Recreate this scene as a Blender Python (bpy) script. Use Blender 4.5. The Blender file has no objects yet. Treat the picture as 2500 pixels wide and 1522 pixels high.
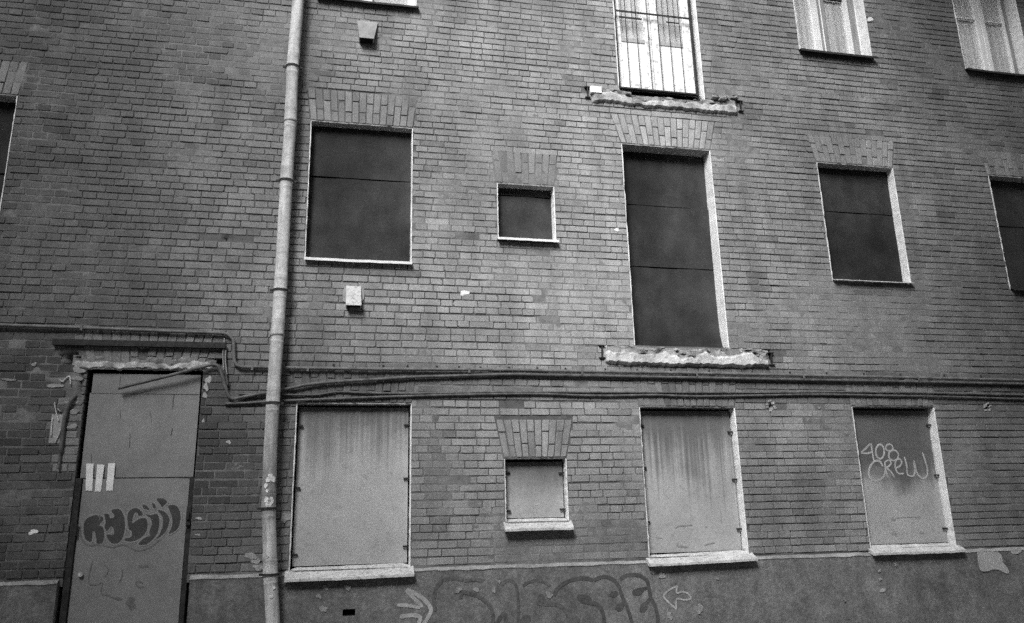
import bpy, math, random
import numpy as np
from mathutils import Matrix, Vector

# ------------------------------------------------------------------ camera, sky, sun, exposure
# world: X right along the facade, Y into the wall (brick face at Y = 0), Z up, ground at Z = 0
scene = bpy.context.scene
COL = scene.collection
CAM = (0.0, -8.0, 1.6)
RIGHT = (0.97836217, -0.20553853, -0.02369324)
DOWN = (0.03133384, 0.26038776, -0.96499555)
FWD = (0.2045132, 0.94337274, 0.26119384)
cd = bpy.data.cameras.new('camera')
cd.sensor_width = 36.0
cd.lens = 1955.02 / 2500 * 36
cd.clip_end = 900
cam = bpy.data.objects.new('camera', cd)
COL.objects.link(cam)
m = Matrix.Identity(4)
for i in range(3):
    m[i][0] = RIGHT[i]; m[i][1] = -DOWN[i]; m[i][2] = -FWD[i]; m[i][3] = CAM[i]
cam.matrix_world = m
scene.camera = cam

SUN_EL, SUN_AZ = 40.0, -32.0          # elevation; azimuth swing off the wall's own normal (towards +X)
world = bpy.data.worlds.new('World')
scene.world = world
world.use_nodes = True
wn = world.node_tree
sky = wn.nodes.new('ShaderNodeTexSky')
sky.sky_type = 'NISHITA'
sky.sun_disc = False
sky.sun_elevation = math.radians(SUN_EL)
sky.sun_rotation = math.radians(180 - SUN_AZ)
sky.dust_density = 4.0
bw = wn.nodes.new('ShaderNodeRGBToBW')      # the photograph is black and white: a grey sky
wn.links.new(sky.outputs[0], bw.inputs[0])
wn.links.new(bw.outputs[0], wn.nodes['Background'].inputs[0])
wn.nodes['Background'].inputs[1].default_value = 0.05

sd = bpy.data.lights.new('sun', 'SUN')
sd.energy = 1.5
sd.angle = math.radians(28)
sd.color = (1, 1, 1)
sun = bpy.data.objects.new('sun', sd)
COL.objects.link(sun)
el, az = math.radians(SUN_EL), math.radians(SUN_AZ)
sdir = Vector((math.sin(az) * math.cos(el), -math.cos(az) * math.cos(el), math.sin(el)))
sun.rotation_euler = sdir.to_track_quat('Z', 'Y').to_euler()
sun.location = sdir * 30

scene.view_settings.view_transform = 'Standard'
scene.view_settings.look = 'None'
scene.view_settings.exposure = 2.02
scene.view_settings.gamma = 1.0
scene.view_settings.use_curve_mapping = False
scene.cycles.use_denoising = False
scene.cycles.max_bounces = 5

# ------------------------------------------------------------------ helpers
R = random.Random(7)
NR = np.random.RandomState(7)


def at(px, py, d=0.0):
    """a surveyed point: photo pixel -> (X, Z) on the plane Y = d of the facade"""
    v = [(px - 1250) / 1955.02, (py - 761) / 1955.02, 1.0]
    w = [v[0] * RIGHT[i] + v[1] * DOWN[i] + v[2] * FWD[i] for i in range(3)]
    t = (8.0 + d) / w[1]
    return w[0] * t, 1.6 + w[2] * t


def frame(x0, y0, s):
    return lambda x, y, d=0.0: at(x0 + x / s, y0 + y / s, d)


c1 = frame(0, 0, 3); c2 = frame(600, 0, 3); c3 = frame(1300, 0, 3.409); c4 = frame(1850, 0, 3.19)
c5 = frame(0, 740, 3.409); c6 = frame(0, 1080, 3.394); c7 = frame(600, 900, 2.411); c8 = frame(1150, 950, 2.623)
d1 = frame(1850, 900, 2.412); d2 = frame(1400, 330, 2.5); d3 = frame(1900, 300, 3.262); d6 = frame(480, 780, 5.357)
d7 = frame(900, 1380, 2.738); d8 = frame(780, 660, 5)
px_ = lambda x, y, d=0.0: at(x, y, d)


def value_noise(seed, n=64):
    g = np.random.RandomState(seed).rand(n, n)

    def f(x, z):
        x = np.asarray(x, float); z = np.asarray(z, float)
        xi = np.floor(x).astype(int); zi = np.floor(z).astype(int)
        u = x - xi; v = z - zi
        u = u * u * (3 - 2 * u); v = v * v * (3 - 2 * v)
        a = g[xi % n, zi % n]; b = g[(xi + 1) % n, zi % n]; c = g[xi % n, (zi + 1) % n]; e = g[(xi + 1) % n, (zi + 1) % n]
        return (a * (1 - u) + b * u) * (1 - v) + (c * (1 - u) + e * u) * v
    return f


N1, N2, N3, N4 = (value_noise(s) for s in (1, 2, 3, 4))


class MB:
    """collects faces; build() links them as ONE mesh object with its origin at its centre"""
    def __init__(s):
        s.v = []; s.f = []; s.tone = []

    def add(s, vs, fs, tone=1.0):
        b = len(s.v)
        s.v.extend(vs)
        s.f.extend([tuple(i + b for i in f) for f in fs])
        s.tone.extend([tone] * len(fs))
        return s

    def box(s, x0, x1, y0, y1, z0, z1, bev=0.0, jit=0.0, tone=1.0):
        if bev <= 0:
            vs = [(x, y, z) for x in (x0, x1) for y in (y0, y1) for z in (z0, z1)]
            fs = [(0, 1, 3, 2), (4, 6, 7, 5), (0, 4, 5, 1), (2, 3, 7, 6), (0, 2, 6, 4), (1, 5, 7, 3)]
        else:
            # front (low Y) edges chamfered
            o = [(x0, z0), (x1, z0), (x1, z1), (x0, z1)]
            i_ = [(x0 + bev, z0 + bev), (x1 - bev, z0 + bev), (x1 - bev, z1 - bev), (x0 + bev, z1 - bev)]
            vs = [(p[0], y1, p[1]) for p in o] + [(p[0], y0 + bev, p[1]) for p in o] + [(p[0], y0, p[1]) for p in i_]
            fs = [(3, 2, 1, 0), (8, 9, 10, 11)]
            for k in range(4):
                n = (k + 1) % 4
                fs += [(k, n, 4 + n, 4 + k), (4 + k, 4 + n, 8 + n, 8 + k)]
        if jit:
            vs = [(a + R.uniform(-jit, jit), b + R.uniform(-jit, jit), c + R.uniform(-jit, jit)) for a, b, c in vs]
        return s.add(vs, fs, tone)

    def tube(s, pts, r, n=10, cap=True):
        pts = [Vector(p) for p in pts]
        rs = r if isinstance(r, (list, tuple)) else [r] * len(pts)
        ring0 = None
        vs = []; fs = []
        ref = None
        for k, p in enumerate(pts):
            t = (pts[min(k + 1, len(pts) - 1)] - pts[max(k - 1, 0)]).normalized()
            if ref is None:
                ref = t.orthogonal().normalized()
            ref = (ref - t * ref.dot(t)).normalized()
            q = t.cross(ref)
            for j in range(n):
                a = 2 * math.pi * j / n
                vs.append(tuple(p + (ref * math.cos(a) + q * math.sin(a)) * rs[k]))
        for k in range(len(pts) - 1):
            for j in range(n):
                j2 = (j + 1) % n
                fs.append((k * n + j, k * n + j2, (k + 1) * n + j2, (k + 1) * n + j))
        if cap:
            fs.append(tuple(range(n - 1, -1, -1)))
            fs.append(tuple((len(pts) - 1) * n + j for j in range(n)))
        return s.add(vs, fs)

    def prism(s, poly, y0, y1, bev=0.0):
        """extrude an (x, z) outline from y0 (front) to y1"""
        n = len(poly)
        cx = sum(p[0] for p in poly) / n; cz = sum(p[1] for p in poly) / n
        vs = [(p[0], y1, p[1]) for p in poly]
        fs = []
        if bev:
            vs += [(p[0], y0 + bev, p[1]) for p in poly]
            ins = []
            for p in poly:
                dx, dz = cx - p[0], cz - p[1]; L = math.hypot(dx, dz) or 1
                ins.append((p[0] + dx / L * bev * 1.3, y0, p[1] + dz / L * bev * 1.3))
            vs += ins
            for k in range(n):
                q = (k + 1) % n
                fs += [(k, q, n + q, n + k), (n + k, n + q, 2 * n + q, 2 * n + k)]
            fs.append(tuple(range(2 * n, 3 * n)))
        else:
            vs += [(p[0], y0, p[1]) for p in poly]
            for k in range(n):
                q = (k + 1) % n
                fs.append((k, q, n + q, n + k))
            fs.append(tuple(range(n, 2 * n)))
        return s.add(vs, fs)

    def build(s, name, mat, parent=None, smooth=False, kind=None, label=None, tone=False):
        v = np.array(s.v, dtype=float)
        c = (v.min(0) + v.max(0)) / 2
        me = bpy.data.meshes.new(name)
        me.from_pydata((v - c).tolist(), [], s.f)
        me.materials.append(mat)
        if tone:
            at_ = me.attributes.new('tone', 'FLOAT', 'FACE')
            at_.data.foreach_set('value', np.array(s.tone, dtype=np.float32))
        if smooth:
            me.polygons.foreach_set('use_smooth', [True] * len(me.polygons))
        me.update()
        o = bpy.data.objects.new(name, me)
        COL.objects.link(o)
        WL[o.name] = c
        if parent is not None:
            o.parent = parent
            o.location = c - WL[parent.name]
        else:
            o.location = c
        if kind:
            o['kind'] = kind
        if label:
            o['label'] = label
        return o


WL = {}
SHEET = {}


def thing(name, loc=(0, 0, 0), label=None, cat=None, group=None, parent=None):
    o = bpy.data.objects.new(name, None)
    COL.objects.link(o)
    o.empty_display_size = 0.2
    WL[o.name] = np.array(loc, float)
    o.location = loc if parent is None else WL[o.name] - WL[parent.name]
    o.parent = parent
    return tag(o, label, cat, group)


def tag(o, label=None, cat=None, group=None, kind=None):
    for k, v in (('label', label), ('category', cat), ('group', group), ('kind', kind)):
        if v:
            o[k] = v
    return o


def smooth_path(pts, n=8, closed=False):
    pts = [tuple(p) for p in pts]
    out = []
    L = len(pts)
    rng = range(L if closed else L - 1)
    for i in rng:
        p = [pts[(i + k) % L] if closed else pts[min(max(i + k, 0), L - 1)] for k in (-1, 0, 1, 2)]
        for j in range(n):
            t = j / n
            out.append(tuple(0.5 * ((2 * b) + (-a + c) * t + (2 * a - 5 * b + 4 * c - d) * t * t + (-a + 3 * b - 3 * c + d) * t ** 3)
                             for a, b, c, d in zip(*p)))
    if not closed:
        out.append(pts[-1])
    return out


PAINT_LAYER = [0]


def ribbon(mb, pts, w, y, closed=False, n=8, raw=False):
    """a brushed paint stroke: flat strip of width w along (x, z) points, just in front of the surface"""
    PAINT_LAYER[0] += 1
    off = 0.00012 * (PAINT_LAYER[0] % 14)
    yf = y if callable(y) else (lambda x_, z_: y)
    p = pts if raw else smooth_path(pts, n, closed)
    if closed:
        p = list(p) + [p[0]]
    vs = []
    for k in range(len(p)):
        a = p[max(k - 1, 0)]; b = p[min(k + 1, len(p) - 1)]
        dx, dz = b[0] - a[0], b[1] - a[1]; L = math.hypot(dx, dz) or 1
        ww = w * 0.5 * R.uniform(0.86, 1.1)
        end = 0.55 if (not closed and k in (0, len(p) - 1)) else 1.0
        nx, nz = -dz / L * ww * end, dx / L * ww * end
        vs += [(a_, yf(a_, b_) - off, b_) for a_, b_ in ((p[k][0] + nx, p[k][1] + nz), (p[k][0] - nx, p[k][1] - nz))]
    fs = [(2 * k, 2 * k + 1, 2 * k + 3, 2 * k + 2) for k in range(len(p) - 1)]
    mb.add(vs, fs)


def blob(mb, cx, cz, rx, rz, y, seed=0, rough=0.25, n=18, rot=0.0):
    """flat irregular spot"""
    PAINT_LAYER[0] += 1
    off = 0.00012 * (PAINT_LAYER[0] % 14)
    yf = y if callable(y) else (lambda x_, z_: y)
    rr = random.Random(seed)
    ph = [rr.uniform(0, 6.28) for _ in range(4)]
    vs = []
    for k in range(n):
        a = 2 * math.pi * k / n
        q = 1 + rough * (0.5 * math.sin(2 * a + ph[0]) + 0.35 * math.sin(3 * a + ph[1]) + 0.3 * math.sin(5 * a + ph[2]) + .2 * rr.uniform(-1, 1))
        ex, ez = rx * q * math.cos(a), rz * q * math.sin(a)
        a_, b_ = cx + ex * math.cos(rot) - ez * math.sin(rot), cz + ex * math.sin(rot) + ez * math.cos(rot)
        vs.append((a_, yf(a_, b_) - off, b_))
    mb.add(vs, [tuple(range(n))])


# ------------------------------------------------------------------ materials (all grey: a black and white photograph)
def new_mat(name, rough=0.9):
    mt = bpy.data.materials.new(name)
    mt.use_nodes = True
    b = mt.node_tree.nodes['Principled BSDF']
    b.inputs['Roughness'].default_value = rough
    b.inputs['Specular IOR Level'].default_value = 0.25
    return mt, mt.node_tree, b


def chain(nt, base, terms, extra=None):
    """base value times a list of (noise scale xyz, detail, low, high) factors; returns the socket"""
    geo = nt.nodes.new('ShaderNodeNewGeometry')
    cur = nt.nodes.new('ShaderNodeValue')
    cur.outputs[0].default_value = base
    cur = cur.outputs[0]
    for sc, det, lo, hi, *rest in terms:
        mp = nt.nodes.new('ShaderNodeMapping')
        mp.inputs['Scale'].default_value = sc if isinstance(sc, tuple) else (sc, sc, sc)
        mp.inputs['Location'].default_value = (R.uniform(0, 9), R.uniform(0, 9), R.uniform(0, 9))
        nt.links.new(geo.outputs['Position'], mp.inputs[0])
        nz = nt.nodes.new('ShaderNodeTexNoise')
        nz.inputs['Scale'].default_value = 1.0
        nz.inputs['Detail'].default_value = det
        nt.links.new(mp.outputs[0], nz.inputs['Vector'])
        mr = nt.nodes.new('ShaderNodeMapRange')
        a, b_ = rest[0] if rest else (0.28, 0.72)
        mr.inputs['From Min'].default_value = a
        mr.inputs['From Max'].default_value = b_
        mr.inputs['To Min'].default_value = lo
        mr.inputs['To Max'].default_value = hi
        nt.links.new(nz.outputs[0], mr.inputs['Value'])
        mu = nt.nodes.new('ShaderNodeMath'); mu.operation = 'MULTIPLY'
        nt.links.new(cur, mu.inputs[0]); nt.links.new(mr.outputs[0], mu.inputs[1])
        cur = mu.outputs[0]
    return cur


def times(nt, a, b):
    mu = nt.nodes.new('ShaderNodeMath'); mu.operation = 'MULTIPLY'
    nt.links.new(a, mu.inputs[0]); nt.links.new(b, mu.inputs[1])
    return mu.outputs[0]


def bump(nt, bsdf, scale, dist, detail=3):
    geo = nt.nodes.new('ShaderNodeNewGeometry')
    nz = nt.nodes.new('ShaderNodeTexNoise')
    nz.inputs['Scale'].default_value = scale
    nz.inputs['Detail'].default_value = detail
    nt.links.new(geo.outputs['Position'], nz.inputs['Vector'])
    bp = nt.nodes.new('ShaderNodeBump')
    bp.inputs['Strength'].default_value = 1.0
    bp.inputs['Distance'].default_value = dist
    nt.links.new(nz.outputs[0], bp.inputs['Height'])
    nt.links.new(bp.outputs[0], bsdf.inputs['Normal'])


def surf(name, base, terms=(), rough=0.9, bmp=None, metallic=0.0, tone=False, spec=None):
    mt, nt, b = new_mat(name, rough)
    s = chain(nt, base, terms)
    if tone:
        an = nt.nodes.new('ShaderNodeAttribute')
        an.attribute_name = 'tone'
        s = times(nt, s, an.outputs['Fac'])
    nt.links.new(s, b.inputs['Base Color'])
    b.inputs['Metallic'].default_value = metallic
    if spec is not None:
        b.inputs['Specular IOR Level'].default_value = spec
    if bmp:
        bump(nt, b, *bmp)
    return mt


GRAIN = (120, 2, 0.84, 1.16)
M = {}
M['brick'] = surf('brick', 0.285, [(0.55, 4, 0.74, 1.2), (2.6, 5, 0.84, 1.12), ((6, 6, .45), 4, 0.84, 1.12), (9, 4, 0.9, 1.08), (55, 3, 0.86, 1.12), GRAIN], 0.92, (160, 0.0025), tone=True)
M['mortar_bed'] = surf('mortar_bed', 0.125, [(0.7, 3, 0.85, 1.15), (14, 4, 0.75, 1.2), GRAIN], 0.95, (120, 0.002), tone=True)
M['mortar'] = surf('mortar', 0.165, [(0.7, 3, 0.8, 1.2), (14, 4, 0.75, 1.2), GRAIN], 0.95, (120, 0.003))
M['plinth'] = surf('plinth_cement', 0.165, [(1.1, 4, 0.7, 1.25), ((9, 9, 1.4), 4, 0.85, 1.18), (6, 5, 0.8, 1.25), (34, 5, 0.75, 1.35), GRAIN], 0.9, (60, 0.004))
M['cement_light'] = surf('light_cement', 0.33, [(3, 4, 0.6, 1.25), (26, 4, 0.75, 1.2), GRAIN], 0.92, (70, 0.005))
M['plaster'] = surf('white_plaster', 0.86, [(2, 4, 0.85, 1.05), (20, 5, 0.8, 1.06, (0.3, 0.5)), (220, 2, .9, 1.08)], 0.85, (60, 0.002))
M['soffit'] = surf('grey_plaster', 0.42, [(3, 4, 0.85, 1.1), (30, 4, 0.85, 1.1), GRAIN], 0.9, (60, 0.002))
M['sheet_dark'] = surf('dark_sheet', 0.034, [((1.1, 1.1, 0.9), 3, 0.35, 1.75), (5, 5, 0.75, 1.25), ((9, 9, 2.0), 3, 0.88, 1.12), (60, 3, .8, 1.25), GRAIN], 0.7, (5, 0.004, 2), spec=0.12)


def washed_sheet(name, base, dark, edge, soft, streak, seed):
    """painted sheet whose upper part is grimed: rain has washed pale vertical runs through the dirt"""
    mt, nt, b = new_mat(name, 0.65)
    s_ = chain(nt, base, [(1.3, 3, 0.88, 1.1), (5, 4, 0.9, 1.06), (22, 5, 0.86, 1.03, (0.3, 0.45)), (40, 4, 0.93, 1.05), GRAIN])
    tc = nt.nodes.new('ShaderNodeTexCoord'); sep = nt.nodes.new('ShaderNodeSeparateXYZ')
    nt.links.new(tc.outputs['Generated'], sep.inputs[0])
    geo = nt.nodes.new('ShaderNodeNewGeometry')
    add = sep.outputs[2]
    for sc, amp in (((26, 1, .35), streak), ((9, 1, .25), streak * .8), ((70, 1, 1.2), streak * .35), ((2.2, 1, 2.0), .25)):
        mp = nt.nodes.new('ShaderNodeMapping'); mp.inputs['Scale'].default_value = sc; mp.inputs['Location'].default_value = (seed * 3.7, 0, seed)
        nt.links.new(geo.outputs['Position'], mp.inputs[0])
        nz = nt.nodes.new('ShaderNodeTexNoise'); nz.inputs['Scale'].default_value = 1.0; nz.inputs['Detail'].default_value = 3
        nt.links.new(mp.outputs[0], nz.inputs['Vector'])
        ma = nt.nodes.new('ShaderNodeMath'); ma.operation = 'MULTIPLY_ADD'
        nt.links.new(nz.outputs[0], ma.inputs[0]); ma.inputs[1].default_value = -amp * 2
        ad2 = nt.nodes.new('ShaderNodeMath'); ad2.operation = 'ADD'
        nt.links.new(add, ma.inputs[2])
        nt.links.new(ma.outputs[0], ad2.inputs[0]); ad2.inputs[1].default_value = amp
        add = ad2.outputs[0]
    mr = nt.nodes.new('ShaderNodeMapRange'); mr.interpolation_type = 'SMOOTHSTEP'
    mr.inputs['From Min'].default_value = edge - soft; mr.inputs['From Max'].default_value = edge + soft
    mr.inputs['To Min'].default_value = 1.0; mr.inputs['To Max'].default_value = dark
    nt.links.new(add, mr.inputs['Value'])
    nt.links.new(times(nt, s_, mr.outputs[0]), b.inputs['Base Color'])
    bump(nt, b, 4, .004, 2)
    return mt


M['sheet_F'] = washed_sheet('grey_sheet_washed', 0.42, 0.36, .80, .30, .30, 1)
M['sheet_G'] = washed_sheet('grey_sheet_small', 0.44, 0.30, .56, .46, .04, 2)
M['sheet_H'] = washed_sheet('grey_sheet_streaked', 0.42, 0.36, .60, .30, .42, 3)
M['sheet_I'] = washed_sheet('grey_sheet_grimed', 0.40, 0.32, .47, .09, .04, 4)
M['door_sheet'] = surf('door_sheet', 0.25, [(1.7, 4, 0.85, 1.12), (14, 4, 0.9, 1.08), GRAIN], 0.6, (3, 0.004, 2))
M['zinc'] = surf('zinc', 0.60, [((6, 6, 1.0), 5, 0.5, 1.03, (0.30, 0.44)), ((7, 7, 1.3), 4, 0.62, 1.2), ((45, 45, 2.0), 4, 0.8, 1.1), (22, 5, 0.82, 1.04, (0.35, 0.52)), GRAIN], 0.6, (40, 0.0015), 0.0)
M['white_metal'] = surf('white_metal', 0.80, [(6, 4, 0.85, 1.06), (60, 4, 0.8, 1.05, (0.3, 0.5))], 0.6)
M['frame_white'] = surf('frame_white', 0.82, [(5, 4, 0.9, 1.04), (30, 4, 0.88, 1.03, (0.3, 0.5))], 0.6)
M['post'] = surf('grey_post', 0.30, [((20, 20, 3), 4, 0.7, 1.2)], 0.7)
M['white_paint'] = surf('white_paint', 0.80, [(5, 4, 0.9, 1.05), (26, 5, 0.55, 1.05, (0.33, 0.46))], 0.6, (50, 0.002))
M['worn_white'] = surf('worn_white', 0.62, [(7, 5, 0.75, 1.1), (40, 4, 0.65, 1.05, (0.36, 0.5))], 0.7, (50, 0.002))
M['iron'] = surf('dark_iron', 0.030, [(20, 4, 0.6, 1.6)], 0.7, (80, 0.001))
M['cable'] = surf('cable', 0.11, [(14, 4, 0.6, 1.5), GRAIN], 0.55)
M['conduit'] = surf('conduit', 0.16, [(9, 4, 0.55, 1.35), GRAIN], 0.55, (60, 0.001))
M['conduit_grey'] = surf('grey_sheet_metal', 0.31, [(9, 4, 0.7, 1.2), GRAIN], 0.7)
M['black'] = surf('black_fill', 0.012, [(10, 2, 0.7, 1.3)], 1.0)  # black fill for hollow openings, gaps and backing boards
M['concrete'] = surf('broken_concrete', 0.62, [(5, 5, 0.5, 1.2), (14, 5, 0.6, 1.06, (0.34, 0.48)), GRAIN], 0.95, (70, 0.004, 5), tone=True)
M['rubble'] = surf('rubble', 0.40, [(9, 4, 0.5, 1.2), GRAIN], 0.95)
M['daub'] = surf('daub', 0.36, [(6, 5, 0.6, 1.35), GRAIN], 0.95)
M['scar'] = surf('mortar_scar', 0.42, [(6, 5, 0.6, 1.45), (16, 5, 0.7, 1.2, (0.38, 0.6)), GRAIN], 0.95, (70, 0.004, 5), tone=True)
M['paint_dark'] = surf('dark_spray_paint', 0.082, [(5, 4, 0.85, 1.25), (60, 4, 0.7, 1.4)], 0.7)
M['paint_fade'] = surf('faded_spray_paint', 0.095, [(3, 4, 0.8, 1.4), (40, 4, 0.7, 1.5)], 0.8)
M['paint_light'] = surf('light_spray_paint', 0.46, [(12, 5, 0.75, 1.15), (80, 4, 0.75, 1.15)], 0.8)
M['paint_halo'] = surf('pale_outline_paint', 0.275, [(12, 5, 0.85, 1.1), GRAIN], 0.7)
M['door_ink'] = surf('door_spray_paint', 0.065, [(10, 5, 0.85, 1.2), GRAIN], 0.7)
M['door_scribble'] = surf('door_scribble', 0.155, [(10, 5, 0.85, 1.2), GRAIN], 0.7)
M['scuff'] = surf('scuff', 0.26, [(30, 4, 0.8, 1.2), GRAIN], 0.7)
M['tape'] = surf('white_tape', 0.88, [(60, 3, 0.93, 1.03)], 0.7)
M['curtain'] = surf('curtain', 0.80, [((5, 5, 0.5), 3, 0.72, 1.08), ((22, 22, .8), 2, .93, 1.05)], 0.9)
M['room'] = surf('room', 0.10, [(2, 2, 0.8, 1.2)], 0.95)
M['ground'] = surf('worn_asphalt', 0.25, [(0.4, 5, 0.75, 1.2), (12, 4, 0.8, 1.2), (90, 3, 0.75, 1.25)], 0.9, (80, 0.004))
M['roof'] = surf('roof_sheet', 0.12, [(2, 3, 0.8, 1.2)], 0.6)

gm = bpy.data.materials.new('window_glass')
gm.use_nodes = True
nt = gm.node_tree
nt.nodes.remove(nt.nodes['Principled BSDF'])
tr = nt.nodes.new('ShaderNodeBsdfTransparent'); tr.inputs[0].default_value = (0.94, 0.94, 0.94, 1)
gl = nt.nodes.new('ShaderNodeBsdfGlossy'); gl.inputs['Roughness'].default_value = 0.03
mx = nt.nodes.new('ShaderNodeMixShader')
mx.inputs[0].default_value = 0.07; nt.links.new(tr.outputs[0], mx.inputs[1]); nt.links.new(gl.outputs[0], mx.inputs[2])
nt.links.new(mx.outputs[0], nt.nodes['Material Output'].inputs[0])
M['glass'] = gm

# ------------------------------------------------------------------ ground
g = MB()
g.add([(-300, -300, 0), (300, -300, 0), (300, 300, 0), (-300, 300, 0)], [(0, 1, 2, 3)])
g.build('ground', M['ground'], kind='structure')

# ------------------------------------------------------------------ unseen houses added behind the camera, their gap shaped to shade the wall edges
def added_shade_house(x0, x1, h, label, seed):
    y0, y1 = -15.5, -10.5
    o = thing('added_shade_house', ((x0 + x1) / 2, y1, 0), label, 'house')
    MB().box(x0, x1, y0, y1, 0, h).build('wall', M['added_house_render'], o)
    MB().box(x0 + .02, x1 - .02, y0 - .3, y1 + .3, h + .004, h + .35).build('roof', M['roof'], o)
    n = max(1, int((x1 - x0 - 1) / 2.6)); st = (x1 - x0) / n
    for i in range(n):
        for j in range(int((h - 1.5) / 3.4)):
            cx = x0 + st * (i + .5); cz = 1.4 + 3.4 * j
            f = MB()
            f.box(cx - .62, cx - .54, y1 + .003, y1 + .06, cz, cz + 1.7); f.box(cx + .54, cx + .62, y1 + .003, y1 + .06, cz, cz + 1.7)
            f.box(cx - .539, cx + .539, y1 + .003, y1 + .06, cz, cz + .08); f.box(cx - .539, cx + .539, y1 + .003, y1 + .06, cz + 1.62, cz + 1.7); f.box(cx - .03, cx + .03, y1 + .004, y1 + .055, cz + .081, cz + 1.619)
            f.build('window', M['worn_white'], o)
            MB().box(cx - .53, cx + .53, y1 + .002, y1 + .02, cz + .085, cz + 1.615).build('pane', M['black'], o)
    return o


M['added_house_render'] = surf('added_house_rendered_wall', 0.30, [(1.0, 4, 0.8, 1.15), (20, 4, 0.85, 1.1)], 0.95)
added_shade_house(-40.0, -9.3, 22.0, 'unseen tall grey house added to shade the wall, left of the gap', 1)
added_shade_house(-9.29, -.01, 9.65, 'unseen low grey house added to shade the foot of the wall, between two tall houses', 2)
added_shade_house(0.0, 34.0, 22.0, 'unseen tall grey house added to shade the wall, right of the gap', 3)

# ------------------------------------------------------------------ the building
B = thing('brick_building', (3.0, 0.0, 0.0), 'old brick building with boarded windows, grey plinth and a metal door', 'building')
XL, XR, ZB, ZT = -5.3, 11.2, 1.20, 9.7

# openings: x0, x1, z0, z1
OP = {
    'L': (-4.30, -3.259, 4.300, 5.890), 'A': (-0.420, 0.672, 4.298, 5.870), 'B': (1.597, 2.253, 4.618, 5.285),
    'C': (3.078, 4.192, 3.480, 5.883), 'D': (5.590, 6.650, 4.316, 5.838), 'E': (8.040, 9.100, 4.300, 5.842),
    'F': (-0.432, 0.687, 1.270, 2.830), 'G': (1.616, 2.266, 1.662, 2.284), 'H': (3.087, 4.190, 1.284, 2.816),
    'I': (5.617, 6.685, 1.300, 2.838), 'door': (-2.330, -1.310, 0.0, 3.128),
    'tA': (-0.400, 0.700, 7.385, 9.05), 'tB': (3.090, 4.190, 6.530, 9.05), 'tD': (5.565, 6.610, 7.372, 9.05), 'tE': (8.010, 9.060, 7.352, 9.05),
}
# flat arches over the openings: height, splay each side, tone
ARCH = {'L': (.385, .05, 1.0), 'A': (.385, .045, 1.0), 'B': (.40, .05, .95), 'C': (.385, .10, 1.14), 'D': (.37, .08, .92), 'E': (.35, .06, .9),
        'F': (.36, .05, .62), 'G': (.39, .08, 1.0), 'H': (.36, .06, .8), 'I': (.34, .06, .75), 'door': (.37, .08, .9)}
HOLES = []      # (x, z, rx, rz, depth): bricks knocked out of the wall
hx = lambda f, x, y, rx, rz, d: HOLES.append((*f(x, y), rx, rz, d))
hx(c5, 598, 470, .050, .065, .12)
hx(c5, 520, 440, .03, .03, .05)
hx(c5, 700, 620, .02, .05, .07)
hx(c5, 1830, 500, .03, .05, .06)
hx(c5, 560, 525, .055, .018, .05)
hx(c5, 480, 605, .075, .012, .05)
hx(c5, 690, 720, .025, .060, .07)
hx(c5, 1815, 470, .030, .025, .06)
hx(c3, 470, 735, .030, .030, .07)
hx(c3, 1690, 880, .030, .045, .08)
hx(d2, 178, 1290, .030, .020, .06)
hx(d2, 1180, 1340, .050, .070, .05)
hx(d1, 80, 215, .022, .022, .06)
hx(d1, 1352, 222, .022, .022, .06)
hx(c3, 425, 225, .018, .018, .04)
hx(px_, 552, 584, .016, .030, .05)


def flush(x, z):
    """where the joints have been smeared over"""
    a = N1(x * 1.3, z * 1.9) * .5 + N2(x * 3.7, z * 5.1) * .3 + N3(x * 9.1, z * 12.3) * .2
    return np.clip((a - .50) / .14, 0, 1)


def wall_depth(x, z):
    """mortar surface: recessed joints, patches smeared nearly flush, holes"""
    y = .0085 - .0060 * flush(x, z) + (N3(x * 21, z * 27) - .5) * .003
    for hx_, hz_, rx, rz, d in HOLES:
        q = ((x - hx_) / rx) ** 2 + ((z - hz_) / rz) ** 2
        y = y + d * np.clip(1.6 - q, 0, 1)
    return y


def lines(lo, hi, step, extra):
    s = set(np.round(np.arange(lo, hi + 1e-6, step), 4))
    s = [v for v in s if all(abs(v - e) > step * .45 for e in extra)]
    return np.array(sorted(s + [e for e in set(extra) if lo - 1e-6 <= e <= hi + 1e-6]))


# mortar bed: one sheet with the openings left out
xs = lines(XL, XR, .03, [v for o in OP.values() for v in o[:2]] + [XL, XR])
zs = lines(ZB, ZT, .03, [v for o in OP.values() for v in o[2:] if v > ZB] + [ZB, ZT])
GX, GZ = np.meshgrid(xs, zs, indexing='ij')
GY = wall_depth(GX, GZ)
xm = (xs[1:] + xs[:-1]) / 2; zm = (zs[1:] + zs[:-1]) / 2
keep = np.ones((len(xm), len(zm)), bool)
for o in OP.values():
    keep &= ~(((xm > o[0]) & (xm < o[1]))[:, None] & ((zm > o[2]) & (zm < o[3]))[None, :])
nz_ = len(zs)
ii, jj = np.nonzero(keep)
quads = np.stack([ii * nz_ + jj, (ii + 1) * nz_ + jj, (ii + 1) * nz_ + jj + 1, ii * nz_ + jj + 1], 1)
wb = MB()
wb.v = np.stack([GX.ravel(), GY.ravel(), GZ.ravel()], 1).tolist()
wb.f = [tuple(q) for q in quads.tolist()]
wb.tone = (1 + .55 * flush(xm[ii], zm[jj])).tolist()
wall = wb.build('wall', M['mortar_bed'], B, smooth=True, tone=True)

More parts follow.
